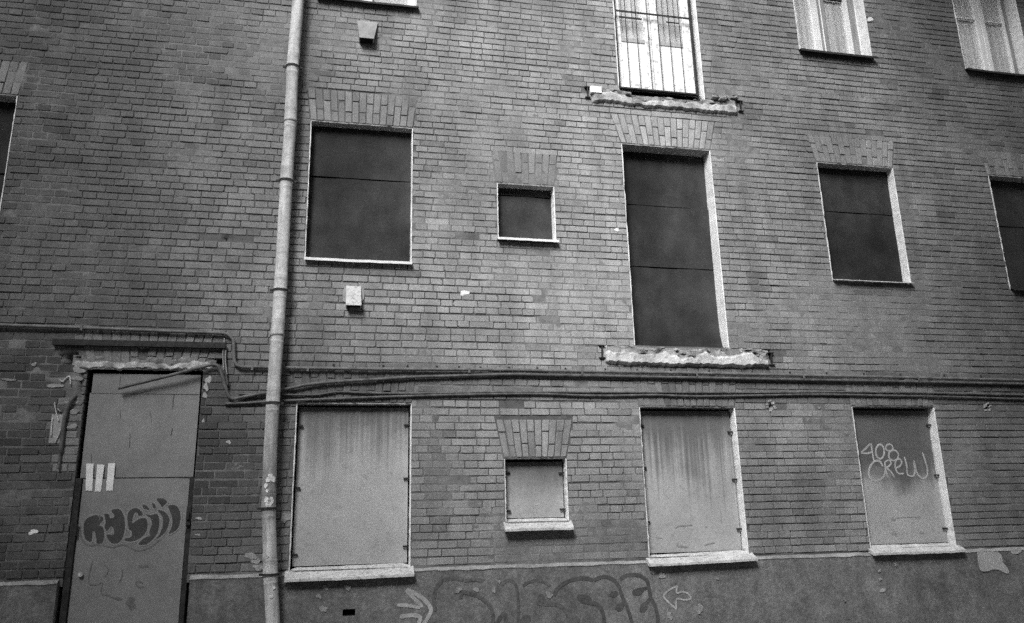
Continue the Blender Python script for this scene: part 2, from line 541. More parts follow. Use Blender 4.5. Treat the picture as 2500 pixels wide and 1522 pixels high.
# rest of the house: side and rear walls, roof
sh = MB()
sh.box(XL, XL + .3, .09, 9, 0, ZT); sh.box(XR - .3, XR, .09, 9, 0, ZT); sh.box(XL + .3, XR - .3, 8.7, 9, 0, ZT)
sh.build('rear_wall', M['mortar'], B)
rf = MB(); rf.box(XL - .2, XR + .2, -.9, 9.2, ZT + .003, ZT + .15)  # eaves overhang widened to shade the upper wall
rf.build('roof', M['roof'], B)


# ---- bricks
def brick_shape(quad, face, rng, ch=.005, bev=.003):
    """48-triangle worn brick: outline with clipped corners and uneven long edges. quad: (x, z) ccw from bottom left"""
    (ax, az), (bx, bz), (cx, cz), (dx, dz) = quad
    pts = []
    Q = [np.array(p) for p in quad]
    for k in range(4):
        p, q, r = Q[k - 1], Q[k], Q[(k + 1) % 4]
        c = ch * rng.uniform(.4, 1.7)
        if rng.random() < .07:
            c *= rng.uniform(2.0, 3.5)
        u = (p - q); u = u / (np.linalg.norm(u) + 1e-9); w = (r - q); L = np.linalg.norm(w) + 1e-9; w = w / L
        pts.append(q + u * c * .7); pts.append(q + w * c)
        if k in (0, 2):
            mid = q + w * L * rng.uniform(.35, .65)
            n = np.array([-w[1], w[0]])
            pts.append(mid + n * rng.uniform(-.0015, .0022))
    cen = sum(pts) / len(pts)
    n = len(pts)
    tilt_x, tilt_z = rng.uniform(-.008, .008), rng.uniform(-.02, .02)
    vs = []
    for p in pts:
        vs.append((p[0], .030, p[1]))
    for p in pts:
        vs.append((p[0], face + bev * rng.uniform(.6, 1.5) + tilt_x * (p[0] - cen[0]) + tilt_z * (p[1] - cen[1]), p[1]))
    for p in pts:
        u = cen - p
        hx2, hz2 = abs(u[0]) + 1e-6, abs(u[1]) + 1e-6
        q = p + np.array([np.sign(u[0]) * min(bev * 1.1, hx2 * .5), np.sign(u[1]) * min(bev * 1.1, hz2 * .5)])
        vs.append((q[0], face + tilt_x * (q[0] - cen[0]) + tilt_z * (q[1] - cen[1]), q[1]))
    fs = []
    for k in range(n):
        q = (k + 1) % n
        fs += [(k, q, n + q, n + k), (n + k, n + q, 2 * n + q, 2 * n + k)]
    fs.append(tuple(range(2 * n, 3 * n)))
    return vs, fs


CH, JB, JH = .0756, .0105, .0090
Z0 = 3.468


def free_spans(zc):
    cuts = []
    for k, o in OP.items():
        if o[2] - .02 < zc < o[3]:
            cuts.append((o[0] - .002, o[1] + .002, 0.0))
        a = ARCH.get(k)
        if a and o[3] <= zc < o[3] + a[0] + .004:
            t = (zc - o[3]) / a[0]
            cuts.append((o[0] - a[1] * t - .007, o[1] + a[1] * t + .007, a[1] / a[0]))
    return sorted(cuts)


def clip_span(a, b, cuts):
    sp_ = [(a, b, 0.0, 0.0)]     # span plus the lean of its left and right ends
    for c0, c1_, k in cuts:
        nx = []
        for s0, s1, l0, l1 in sp_:
            if c1_ <= s0 or c0 >= s1:
                nx.append((s0, s1, l0, l1)); continue
            if c0 > s0: nx.append((s0, c0, l0, -k))
            if c1_ < s1: nx.append((c1_, s1, k, l1))
        sp_ = nx
    return sp_


STAINS_AND_FALLOFF = [(*c1(1480, 578), .28, .07, .28), (*c1(330, 62), .26, .07, .3), (*c1(1540, 410), .12, .08, .2), (*c3(40, 385), .13, .09, .25), (*c4(1420, 735), .16, .09, .3), (*c1(1830, 1190), .16, .08, .25),
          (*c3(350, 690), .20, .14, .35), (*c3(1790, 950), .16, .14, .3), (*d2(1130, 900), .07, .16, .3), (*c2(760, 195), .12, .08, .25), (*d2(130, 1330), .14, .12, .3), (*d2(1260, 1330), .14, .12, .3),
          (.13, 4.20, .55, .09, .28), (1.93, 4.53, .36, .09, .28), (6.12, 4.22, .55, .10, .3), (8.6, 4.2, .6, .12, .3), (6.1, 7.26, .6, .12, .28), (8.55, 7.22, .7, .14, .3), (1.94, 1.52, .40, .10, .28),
          (1.0, 7.9, 2.2, .7, .16), (5.0, 7.7, 1.0, .8, .15), (.9, 2.0, .16, .7, .15), (2.7, 1.5, .4, .22, .25), (4.9, 1.9, .35, .35, .15)]  # first two large spots: light falloff at the top, painted in


def grime_and_falloff(x, z):
    """old dirt: soot round the door, the dark painted band that the conduits run on, drips and smears; also painted light falloff"""
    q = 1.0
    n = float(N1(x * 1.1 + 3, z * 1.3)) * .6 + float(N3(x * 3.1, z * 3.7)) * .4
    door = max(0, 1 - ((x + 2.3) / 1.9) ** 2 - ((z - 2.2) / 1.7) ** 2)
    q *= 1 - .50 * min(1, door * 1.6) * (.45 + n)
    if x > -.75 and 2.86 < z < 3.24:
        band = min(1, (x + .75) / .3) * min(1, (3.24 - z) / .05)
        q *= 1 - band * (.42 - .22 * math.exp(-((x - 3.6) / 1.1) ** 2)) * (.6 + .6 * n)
    flank = max(0, (.2 - x) / 3.2) if x < .2 else max(0, (x - 5.0) / 4.0)  # dirt and edge light falloff painted into the flank bricks
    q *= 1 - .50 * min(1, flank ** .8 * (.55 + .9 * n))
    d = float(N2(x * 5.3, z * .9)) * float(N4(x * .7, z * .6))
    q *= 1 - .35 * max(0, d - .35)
    q *= 1 + .14 * math.exp(-((x - 2.75) / .7) ** 2 - ((z - 5.9) / .9) ** 2) * (.5 + n) + .30 * math.exp(-((x - 1.7) / 1.9) ** 2 - ((z - 4.0) / 1.2) ** 2) * (.4 + 1.1 * n)  # whitened bricks by the doorway; the brighter centre is painted light
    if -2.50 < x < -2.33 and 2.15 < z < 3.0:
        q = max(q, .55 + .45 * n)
    for sx, sz, rx, rz, st in STAINS_AND_FALLOFF:
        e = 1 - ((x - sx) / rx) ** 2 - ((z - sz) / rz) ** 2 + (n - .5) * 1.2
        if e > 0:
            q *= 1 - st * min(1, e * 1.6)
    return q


BR = []      # (vs, fs, tone, visible size)


def project(x, y, z):
    v = (x - CAM[0], y - CAM[1], z - CAM[2])
    r = sum(a * b for a, b in zip(v, RIGHT)); d = sum(a * b for a, b in zip(v, DOWN)); f = sum(a * b for a, b in zip(v, FWD))
    return 1250 + 1955 * r / f, 761 + 1955 * d / f, f


k0, k1 = int(math.floor((1.25 - Z0) / CH)), int(math.ceil((ZT - Z0) / CH))
for k in range(k0, k1):
    zb = Z0 + k * CH + JB / 2; zt = zb + CH - JB
    if zb < 1.215 or zt > ZT:
        continue
    zc = (zb + zt) / 2
    cuts = free_spans(zc)
    x = XL - R.uniform(0, .2)
    header_row = (k % 2 == 0)
    x = XL + ((1.206 - XL) % .1296) - .1296 if header_row else XL + ((1.162 - XL) % .2592) - .2592
    drift = 0
    wob = [R.uniform(-1, 1) for _ in range(3)]
    while x < XR:
        if zc > 2.95:
            w = .1296 if header_row else .2592
            u = R.random()
            if u < .035: w = .1296 if not header_row else .2592
            elif u < .06: w = .194
        else:
            w = R.choice((.1296, .1296, .2592, .2592, .194))
        w *= R.uniform(.975, 1.025)
        for s0, s1, l0, l1 in clip_span(x + JH / 2, x + w - JH / 2, cuts):
            s0 = max(s0, XL); s1 = min(s1, XR)
            if s1 - s0 < .028:
                continue
            xc = (s0 + s1) / 2
            if any(((xc - h[0]) / (h[2] + .02)) ** 2 + ((zc - h[1]) / (h[3] + .012)) ** 2 < 1 and (s1 - s0) < .16 or
                   ((min(max(h[0], s0), s1) - h[0]) / (h[2] * .8)) ** 2 + ((zc - h[1]) / (h[3] + .006)) ** 2 < .8 for h in HOLES):
                continue
            if R.random() < .002:
                continue
            # long waves of the course plus this brick's own slip
            dz = .0035 * math.sin(xc * .9 + wob[0] * 3) + .0025 * math.sin(xc * 2.3 + wob[1] * 3) + R.uniform(-.0018, .0018)
            tl = R.uniform(-.0014, .0014)
            hh = R.uniform(-.002, .0012)
            hc = (zt - zb) / 2
            quad = [(s0 - l0 * hc, zb + dz - tl), (s1 - l1 * hc, zb + dz + tl), (s1 + l1 * hc, zt + dz + tl + hh), (s0 + l0 * hc, zt + dz - tl + hh)]
            face = R.gauss(0, .0015) + .003 * (float(N4(xc * .8, zc * .8)) - .5)
            if R.random() < .05: face -= R.uniform(.002, .005)
            if R.random() < .02: face += R.uniform(.003, .006)
            tone = min(1.35, max(.62, R.gauss(1.0, .055)))
            if R.random() < .05: tone *= R.uniform(.72, .9)
            if R.random() < .04: tone *= R.uniform(1.08, 1.22)
            tone *= grime_and_falloff(xc, zc)
            vs, fs = brick_shape(quad, face, R)
            u0, v0, f0 = project(xc, 0, zc)
            size = (s1 - s0) * CH / f0 ** 2 * 1e4 if (10 < u0 < 2490 and 10 < v0 < 1512) else 0
            BR.append((vs, fs, tone, size))
        x += w

order = sorted(range(len(BR)), key=lambda i: -BR[i][3])
single = set(order[:300])
rest = MB()
for i, (vs, fs, tone, size) in enumerate(BR):
    if i in single:
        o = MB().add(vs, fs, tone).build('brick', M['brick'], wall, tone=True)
    else:
        rest.add(vs, fs, tone)
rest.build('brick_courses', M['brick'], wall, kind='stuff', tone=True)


# ---- flat arches: splayed soldier bricks, each column one long and one short brick
def flat_arch(key):
    x0, x1, z0, z1 = OP[key]
    h, sp_, tn = ARCH[key]
    A_ = thing('flat_arch', ((x0 + x1) / 2, 0, z1), parent=B)
    n = max(6, round((x1 - x0 + sp_) / .0765))
    zt = z1 + h
    for i in range(n):
        def xa(t, e):        # column edge at height fraction t
            f = (i + e) / n
            return (x0 - sp_ * t) + (x1 - x0 + 2 * sp_ * t) * f
        cut = .66 if i % 2 == 0 else .34
        cut += R.uniform(-.03, .03)
        for t0, t1 in ((.012, cut), (cut, 1.0)):
            a = .005
            ga = a / h
            jt = lambda: R.uniform(-.003, .003)
            q = [(xa(t0 + ga, 0) + a + jt(), z1 + h * (t0 + ga)), (xa(t0 + ga, 1) - a + jt(), z1 + h * (t0 + ga)),
                 (xa(t1 - ga, 1) - a + jt(), z1 + h * (t1 - ga)), (xa(t1 - ga, 0) + a + jt(), z1 + h * (t1 - ga))]
            vs, fs = brick_shape(q, R.gauss(0, .0025), R)
            MB().add(vs, fs, tn * min(1.3, max(.65, R.gauss(1, .1)))).build('brick', M['brick'], A_, tone=True)


for key in ARCH:
    flat_arch(key)


def daub(fr, x, y, rx, rz, mat, name, seed, thick=.006, rot=0.0):
    X, Z = fr(x, y)
    rr = random.Random(seed)
    n = 16
    ph = [rr.uniform(0, 6.3) for _ in range(3)]
    pts = []
    for k in range(n):
        a = -2 * math.pi * k / n
        q = 1 + .22 * math.sin(2 * a + ph[0]) + .16 * math.sin(3 * a + ph[1]) + .12 * rr.uniform(-1, 1)
        ex, ez = rx * q * math.cos(a), rz * q * math.sin(a)
        pts.append((X + ex * math.cos(rot) - ez * math.sin(rot), Z + ex * math.sin(rot) + ez * math.cos(rot)))
    MB().prism(pts, -thick, .012, min(.003, thick * .5)).build(name, M[mat], B)



# ---- boarded windows
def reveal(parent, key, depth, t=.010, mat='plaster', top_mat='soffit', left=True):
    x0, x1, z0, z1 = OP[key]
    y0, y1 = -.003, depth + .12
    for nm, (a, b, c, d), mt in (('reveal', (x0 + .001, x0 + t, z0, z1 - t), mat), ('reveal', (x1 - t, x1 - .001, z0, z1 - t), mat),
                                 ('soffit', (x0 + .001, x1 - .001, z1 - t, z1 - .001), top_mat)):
        # a slightly wandering plaster lining, not a ruled one
        mb = MB()
        vert = nm == 'reveal'
        n = 30
        vs = []; fs = []
        for k in range(n + 1):
            f = k / n
            w1 = R.uniform(-.003, .003); w2 = R.uniform(-.004, .004) + (R.uniform(.004, .012) if R.random() < .12 else 0)
            if vert:
                z = c + (d - c) * f
                inner = b if nm == 'reveal' and a < (x0 + x1) / 2 else a
                outer = a if inner == b else b
                vs += [(outer, y0, z), (inner + w1, y0 + abs(w2), z), (inner + w1 * .5, y1, z), (outer, y1, z)]
            else:
                xx = a + (b - a) * f
                vs += [(xx, y0, d), (xx, y0 + abs(w2), c + w1), (xx, y1, c + w1 * .5), (xx, y1, d)]
        for k in range(n):
            for j in range(4):
                j2 = (j + 1) % 4
                fs.append((4 * k + j, 4 * k + j2, 4 * k + 4 + j2, 4 * k + 4 + j))
        fs += [(0, 1, 2, 3), tuple(4 * n + j for j in (3, 2, 1, 0))]
        mb.add(vs, fs)
        mb.build(nm, M[mt], parent)


def bent_sheet(parent, x0, x1, z0, z1, y, mat, amp=.006, seed=0, name='sheet', th=.004, curl=0.0, bow=0.0):
    nx, nz2 = 14, 14
    ph = random.Random(seed)
    p1, p2, p3 = ph.uniform(0, 6), ph.uniform(0, 6), ph.uniform(0, 6)
    vs = []; fs = []
    for i in range(nx + 1):
        for j in range(nz2 + 1):
            u, v = i / nx, j / nz2
            yy = y + amp * (math.sin(3.1 * u + p1) * math.cos(2.7 * v + p2) + .5 * math.sin(5.3 * v + 3 * u + p3))
            yy -= curl * max(0, (.35 - v) / .35) ** 2 * max(0, (u - .4) / .6)
            zz_ = z0 + (z1 - z0) * v - (bow * abs(math.sin(u * 4.5 + p1)) if j == nz2 else 0)
            vs.append((x0 + (x1 - x0) * u, yy, zz_))
    for i in range(nx):
        for j in range(nz2):
            a = i * (nz2 + 1) + j
            fs.append((a, a + nz2 + 1, a + nz2 + 2, a + 1))
    n0 = len(vs)
    # turned-back edges give the sheet its thickness
    rim = [i * (nz2 + 1) for i in range(nx + 1)] + [nx * (nz2 + 1) + j for j in range(1, nz2 + 1)] + \
          [i * (nz2 + 1) + nz2 for i in range(nx - 1, -1, -1)] + [j for j in range(nz2 - 1, 0, -1)]
    for r_ in rim:
        a = vs[r_]; vs.append((a[0], a[1] + th, a[2]))
    for k in range(len(rim)):
        q = (k + 1) % len(rim)
        fs.append((rim[k], n0 + k, n0 + q, rim[q]))
    o = MB().add(vs, fs).build(name, M[mat], parent, smooth=False)

    def face(x, z):
        u = min(1, max(0, (x - x0) / (x1 - x0))) * nx; v = min(1, max(0, (z - z0) / (z1 - z0))) * nz2
        i = min(int(u), nx - 1); j = min(int(v), nz2 - 1)
        yv = lambda a, b: vs[a * (nz2 + 1) + b][1]
        fu, fv = u - i, v - j
        return (yv(i, j) * (1 - fu) + yv(i + 1, j) * fu) * (1 - fv) + (yv(i, j + 1) * (1 - fu) + yv(i + 1, j + 1) * fu) * fv - .0014
    SHEET[o.name] = face
    return o


def backing(parent, key, depth):
    x0, x1, z0, z1 = OP[key]
    mb = MB().box(x0 + .001, x1 - .001, depth + .10, depth + .13, max(z0, .01), z1 - .001)
    mb.build('backing_board', M['black'], parent)


def thin_sill(parent, x0, x1, z, proud, mat, lip=.028, over=.02, sag=0.0):
    """folded sheet metal sill: sloping top, turned down front lip"""
    n = 10
    vs = []; fs = []
    for k in range(n + 1):
        u = k / n
        x = x0 - over + (x1 - x0 + 2 * over) * u
        w = R.uniform(-.002, .002) + sag * math.sin(u * math.pi)
        vs += [(x, .10 if 0 < k < n else -.002, z + .012), (x, -proud, z - .006 + w), (x, -proud - .002, z - lip + w), (x, -proud + .006, z - lip + w), (x, -proud + .006, z - .014 + w), (x, .10 if 0 < k < n else -.002, z + .004)]
    for k in range(n):
        for j in range(6):
            j2 = (j + 1) % 6
            fs.append((6 * k + j, 6 * k + 6 + j, 6 * k + 6 + j2, 6 * k + j2))
    fs += [tuple(range(6)), tuple(6 * n + j for j in range(5, -1, -1))]
    return MB().add(vs, fs).build('sill', M[mat], parent)


def boarded(key, depth, seams, sheet='sheet_dark', label=None, curl=0.0, reveal_mat='plaster', gap=.004, name='window', seed=0, amp=.006):
    x0, x1, z0, z1 = OP[key]
    w = thing(name, ((x0 + x1) / 2, 0, z0), parent=B)
    if label: w['label'] = label
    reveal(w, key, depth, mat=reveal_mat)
    backing(w, key, depth)
    t = .010
    zz = [z0 + gap] + [z0 + (z1 - z0) * s for s in seams] + [z1 - t - .002]
    for i in range(len(zz) - 1):
        bent_sheet(w, x0 + t + .003, x1 - t - .003, zz[i] + (.003 if i else 0), zz[i + 1] - .003, depth - .005 * (i % 2), sheet,
                   amp=amp, seed=seed + i * 7, curl=curl if i == 0 else 0, bow=.010 if i < len(zz) - 2 else 0)
    return w


wL = boarded('L', .14, [.5], label='boarded window cut off by the left edge', seed=1)
wA = boarded('A', .11, [.62], label='wide boarded window beside the drainpipe, white edged', seed=3)
wB = boarded('B', .12, [.86], label='small upper boarded window with bright sill', seed=5)
wC = boarded('C', .17, [.40, .715], label='tall boarded balcony doorway', curl=.05, seed=9, gap=.03)
wD = boarded('D', .12, [.61], label='upper boarded window with a bright right reveal', seed=11)
wE = boarded('E', .13, [.58], label='boarded window cut off by the right edge', seed=13)
thin_sill(wA, OP['A'][0], OP['A'][1], OP['A'][2] + .012, .055, 'white_metal', .034, .0, -.003)
thin_sill(wB, OP['B'][0], OP['B'][1], OP['B'][2] + .012, .065, 'white_metal', .032, .012)
thin_sill(wD, OP['D'][0], OP['D'][1], OP['D'][2] + .006, .060, 'worn_white', .014, .0)
thin_sill(wE, OP['E'][0], OP['E'][1], OP['E'][2] + .006, .060, 'iron', .03, .0)
thin_sill(wL, OP['L'][0], OP['L'][1], OP['L'][2] + .006, .055, 'worn_white', .03, .0)


def big_sill(parent, key, z, drop, proud, over=.03, lift=0.0):
    """broad sloping sill of the ground floor, seen from above"""
    x0, x1 = OP[key][0] - over, OP[key][1] + over
    n = 12
    vs = []; fs = []
    for k in range(n + 1):
        u = k / n
        x = x0 + (x1 - x0) * u
        w = R.uniform(-.003, .003) + lift * (u - .5)
        cut = .018 if k in (0, n) else 0
        yb = .088 if over / (x1 - x0) < u < 1 - over / (x1 - x0) else -.004
        zb_ = z + w + (-.006 if yb < 0 else .02)
        vs += [(x, yb, zb_), (x, -proud + cut * .3, z - drop + w), (x, -proud + cut * .3, z - drop - .022 + w), (x, -proud + .03, z - drop - .024 + w), (x, yb, zb_ - .045)]
    for k in range(n):
        for j in range(5):
            j2 = (j + 1) % 5
            fs.append((5 * k + j, 5 * k + 5 + j, 5 * k + 5 + j2, 5 * k + j2))
    fs += [tuple(range(5)), tuple(5 * n + j for j in range(4, -1, -1))]
    return MB().add(vs, fs).build('sill', M['worn_white'], parent)


def shutter(key, depth, label, pins, sill_drop, proud, over=.03, lift=0.0, seed=0, right='plaster', gap=.012):
    x0, x1, z0, z1 = OP[key]
    w = thing('window', ((x0 + x1) / 2, 0, z0), parent=B)
    w['label'] = label
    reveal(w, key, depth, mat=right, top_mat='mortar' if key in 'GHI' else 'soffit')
    backing(w, key, depth)
    w_sheet = bent_sheet(w, x0 + .026, x1 - .026, z0 + .035, z1 - .034, depth, 'sheet_' + key, amp=.004, seed=seed, name='sheet')
    for side, f in pins:
        z = z0 + (z1 - z0) * f
        mb = MB()
        if side < 0:
            mb.box(x0 + .012, x0 + .070, depth - .028, depth - .010, z - .009, z + .009, .003)
        else:
            mb.box(x1 - .070, x1 - .012, depth - .028, depth - .010, z - .009, z + .009, .003)
        mb.build('pin', M['iron'], w)
    big_sill(w, key, z0 + .008, sill_drop, proud, over, lift)
    SHEET[key] = SHEET[w_sheet.name]
    return w


shutter('F', .085, 'wide ground floor window covered with streaked grey sheet, beside the drainpipe', [(-1, .86), (-1, .48), (-1, .09), (1, .865), (1, .53), (1, .12)], .075, .115, .028, .01, 21)
shutter('G', .085, 'small ground floor window covered with grey sheet', [(-1, .78), (-1, .17), (1, .76), (1, .18)], .075, .10, .022, .0, 22)
shutter('H', .10, 'ground floor window with streaked grey sheet and peeling white reveal', [(-1, .875), (-1, .585), (-1, .225), (1, .83), (1, .50), (1, .165)], .062, .115, .035, .02, 23)
shutter('I', .10, 'ground floor window with spray painted tag on its grey sheet', [(-1, .115), (1, .87), (1, .50), (1, .12)], .055, .11, .03, .0, 24)


# ---- glazed windows of the top floor
def glazed(key, label, stiles, posts, panes, bars=(), seed=0):
    """stiles and beads white, posts grey, panes of glass with a curtain close behind; x as sighted on the brick face"""
    x0, x1, z0, z1 = OP[key]
    w = thing('window', ((x0 + x1) / 2, 0, z0), parent=B)
    w['label'] = label
    reveal(w, key, .17, t=.012, mat='plaster', top_mat='plaster')
    y = .155
    q = (8 + y) / 8
    zb, zt = z0 + .012, z1 - .014
    MB().box(x0 + .013, x1 - .013, y - .004, y + .06, zb, zb + .05, .004).build('bottom_rail', M['frame_white'], w)
    for a, b in stiles:
        MB().box(a * q, b * q, y, y + .05, zb + .051, zt, .005).build('stile', M['frame_white'], w)
    for a, b in posts:
        MB().box(a * q + .001, b * q - .001, y + .012, y + .06, zb + .051, zt, .004).build('post', M['post'], w)
    for i, (a, b) in enumerate(panes):
        a, b = a * q + .001, b * q - .001
        MB().box(a, b, y + .026, y + .030, zb + .051, zt).build('pane', M['glass'], w)
        n = 40
        vs = []; fs = []
        ph = seed + i * 2.1
        for k in range(n + 1):
            xx = a - .03 + (b - a + .06) * k / n
            yy = y + .045 + .003 * math.sin(k * .55 + ph) + .002 * math.sin(k * .23 + ph * 2)
            vs += [(xx, yy, zb + .02), (xx, yy, zt)]
        for k in range(n):
            fs.append((2 * k, 2 * k + 2, 2 * k + 3, 2 * k + 1))
        MB().add(vs, fs).build('curtain', M['curtain'], w, smooth=True)
    for a, b, z, mt in bars:
        z = 1.6 + (z - 1.6) * q
        MB().box(a * q, b * q, y + .004, y + .024, z - .011, z + .011, .004).build('glazing_bar', M[mt], w)
    room = MB()
    a, b, c, d = x0 - .3, x1 + .3, z0 - .2, z1 + .2
    vs = [(a, .32, c), (b, .32, c), (b, .32, d), (a, .32, d), (a, 1.6, c), (b, 1.6, c), (b, 1.6, d), (a, 1.6, d)]
    room.add(vs, [(4, 5, 6, 7), (0, 4, 7, 3), (1, 2, 6, 5), (0, 1, 5, 4), (3, 7, 6, 2)])
    room.build('room', M['room'], w)
    return w


tA = glazed('tA', 'top floor window of which only the sill shows, beside the drainpipe', [(-.38, -.30), (.10, .20), (.60, .675)], [], [(-.30, .10), (.20, .60)], (), 1)
tD = glazed('tD', 'top floor window with white frame and dark post', [(5.50, 5.60), (5.80, 5.905), (5.945, 5.958), (6.29, 6.36), (6.462, 6.475)], [(5.905, 5.945), (5.958, 6.02), (6.36, 6.462)],
            [(5.60, 5.80), (6.02, 6.29)], [(6.0, 6.37, 8.215, 'iron')], 5)
tE = glazed('tE', 'top floor window with white frame cut off by the right edge', [(7.90, 8.02), (8.32, 8.40), (8.405, 8.475), (8.76, 8.80)], [(8.80, 8.872)], [(8.02, 8.32), (8.475, 8.76)],
            [(8.02, 8.33, 8.177, 'frame_white'), (8.475, 8.76, 8.17, 'frame_white')], 9)
thin_sill(tA, OP['tA'][0], OP['tA'][1], OP['tA'][2] + .004, .06, 'iron', .03, .02, -.006)
thin_sill(tD, OP['tD'][0], OP['tD'][1], OP['tD'][2] + .004, .07, 'iron', .035, .02, -.004)
thin_sill(tE, OP['tE'][0], OP['tE'][1], OP['tE'][2] + .004, .07, 'iron', .035, .02, -.012)

# ---- balcony door of the top floor
x0, x1, z0, z1 = OP['tB']
bd = thing('balcony_door', ((x0 + x1) / 2, 0, z0), parent=B)
bd['label'] = 'peeling white double balcony door behind an iron grille'
reveal(bd, 'tB', .14, t=.012, mat='plaster', top_mat='plaster')
MB().box(x0 + .001, x1 - .001, .30, .33, z0, z1 - .001).build('backing_board', M['black'], bd)
yd = .075
q = (8 + yd) / 8
zl = 6.66                # foot of the leaves
zg = 7.355               # foot of the glass
xs_ = [v * q for v in (3.105, 3.17, 3.47, 3.558, 3.566, 3.655, 3.975, 4.112)]
for a, b, st0, st1 in ((xs_[0], xs_[3], xs_[1] - xs_[0], xs_[3] - xs_[2]), (xs_[4], xs_[7], xs_[5] - xs_[4], xs_[7] - xs_[6])):
    s = MB()
    s.box(a, a + st0, yd, yd + .045, zl, z1 - .02, .005); s.box(b - st1, b, yd, yd + .045, zl, z1 - .02, .005)
    s.box(a + st0, b - st1, yd + .001, yd + .045, zl, zl + .11, .005)
    s.build('door_leaf', M['white_paint'], bd)
    MB().box(a + st0, b - st1, yd + .001, yd + .045, zg - .060, zg, .005).build('worn_rail', M['soffit'], bd)
    MB().box(a + st0, b - st1, yd + .010, yd + .03, zl + .111, zg - .061).build('door_panel', M['tape'], bd)
    MB().box(a + st0, b - st1, yd + .020, yd + .025, zg + .001, z1 - .03).build('pane', M['glass'], bd)
    vs = []
    for k in range(25):
        xx = a + (b - a) * k / 24
        yy = yd + .036 + .002 * math.sin(k * .9)
        vs += [(xx, yy, zg - .1), (xx, yy, z1 - .05)]
    MB().add(vs, [(2 * k, 2 * k + 2, 2 * k + 3, 2 * k + 1) for k in range(24)]).build('curtain', M['curtain'], bd, smooth=True)
MB().box(x0 + .02, x1 - .02, yd - .012, yd + .02, zl - .028, zl - .014, .003).build('threshold', M['zinc'], bd)
# grille
gy = .03
for xa_, xb_ in ((3.252, 3.24), (3.389, 3.38), (3.535, 3.53), (3.674, 3.67), (3.814, 3.81), (3.955, 3.955)):
    MB().tube([(xa_, gy, zl - .02), (xa_ + R.uniform(-.006, .006), gy, z1 - .03)], .0048, 6).build('bar', M['iron'], bd)
for ux, uy in ((600, 400), (730, 420), (1110, 450), (1250, 470)):
    X, Z = at(1400 + ux / 5, uy / 5, gy)
    MB().tube([(X, gy + .004, Z), (X, gy + .004, z1 - .03)], .0036, 6).build('bar', M['iron'], bd)
MB().box(x0 + .02, 4.10, gy - .014, gy - .007, 7.670, 7.694).build('cross_bar', M['iron'], bd)
MB().box(3.165, 3.46, gy - .014, gy - .007, 7.585, 7.609).build('cross_bar', M['iron'], bd)
MB().box(3.78, 3.95, gy - .014, gy - .007, 7.590, 7.606).build('cross_bar', M['iron'], bd)
for xx in (3.112, 4.112):
    MB().box(xx - .014, xx + .014, gy - .016, gy + .014, zl - .05, z1 - .03, .003).build('grille_post', M['iron'], bd)
MB().box(3.127, 4.097, gy - .015, gy + .014, zl - .045, zl - .022, .003).build('cross_bar', M['iron'], bd)


# ---- broken balcony slabs
def stump(x0, x1, z0, z1, seed, proud, label, door_x, mat, dip):
    """flat scar of a sawn-off slab: a plastered face with ragged edges, pits and flakes"""
    t = thing('broken_balcony_slab', ((x0 + x1) / 2, 0, z0), parent=B)
    t['label'] = label
    Na, Nb, Nc = value_noise(seed), value_noise(seed + 50), value_noise(seed + 90)
    nx, nz2 = 190, 22
    X = np.linspace(0, 1, nx + 1)[:, None]; V = np.linspace(0, 1, nz2 + 1)[None, :]
    L = x1 - x0
    lo = z0 + .035 * (Na(X * L * 7, 0 * X + 1.3) - .5) + .02 * (Nb(X * L * 31, 0 * X + 3.1) - .5)
    hi = z1 + .045 * (Nb(X * L * 6, 0 * X + 7.2) - .5) + .03 * (Na(X * L * 27, 0 * X + 9.4) - .5)
    xw = x0 + L * X
    hi = hi - np.where((xw > door_x[0]) & (xw < door_x[1]), dip, 0)
    Z = lo + (hi - lo) * V
    n1 = Na(X * L * 9 + 5, Z * 13); n2 = Nb(X * L * 26, Z * 31); n3 = Nc(X * L * 60, Z * 70)
    edge = np.clip(np.minimum(X, 1 - X) * 40, 0, 1) * np.clip(np.minimum(V, 1 - V) * 9, 0, 1)
    # lower part: plastered fillet standing proud; upper part: torn back to rough concrete, in flat broken steps
    brk = .50 + .42 * (Na(X * L * 4.3, 0 * X + 4.4) - .5) + .20 * (Nb(X * L * 17, 0 * X + 2.2) - .5)
    up = np.clip((V - brk) * 9, 0, 1)
    steps = np.floor(Na(X * L * 11 + 5, Z * 9) * 5) / 5
    crev = np.clip(Nb(X * L * 13, Z * 34) - .62, 0, 1) * up
    Y = .018 - edge * (.014 + proud * (1 - .75 * up) + up * proud * .8 * (steps - .4) + .004 * n2 + .0015 * n3) + edge * crev * .10
    tone = 1 - up * (.30 + .30 * n2) - .5 * np.clip(crev * 4, 0, 1)
    Xw = xw + .004 * (n3 - .5) + 0 * V
    vs = np.stack([Xw.ravel(), Y.ravel(), Z.ravel()], 1).tolist()
    fs = []
    for i in range(nx):
        for j in range(nz2):
            a = i * (nz2 + 1) + j
            fs.append((a, a + nz2 + 1, a + nz2 + 2, a + 1))
    mb = MB().add([tuple(v) for v in vs], fs)
    mb.tone = [float(tone[i, j]) for i in range(nx) for j in range(nz2)]
    mb.build('slab_edge', M[mat], t, tone=True)
    return t


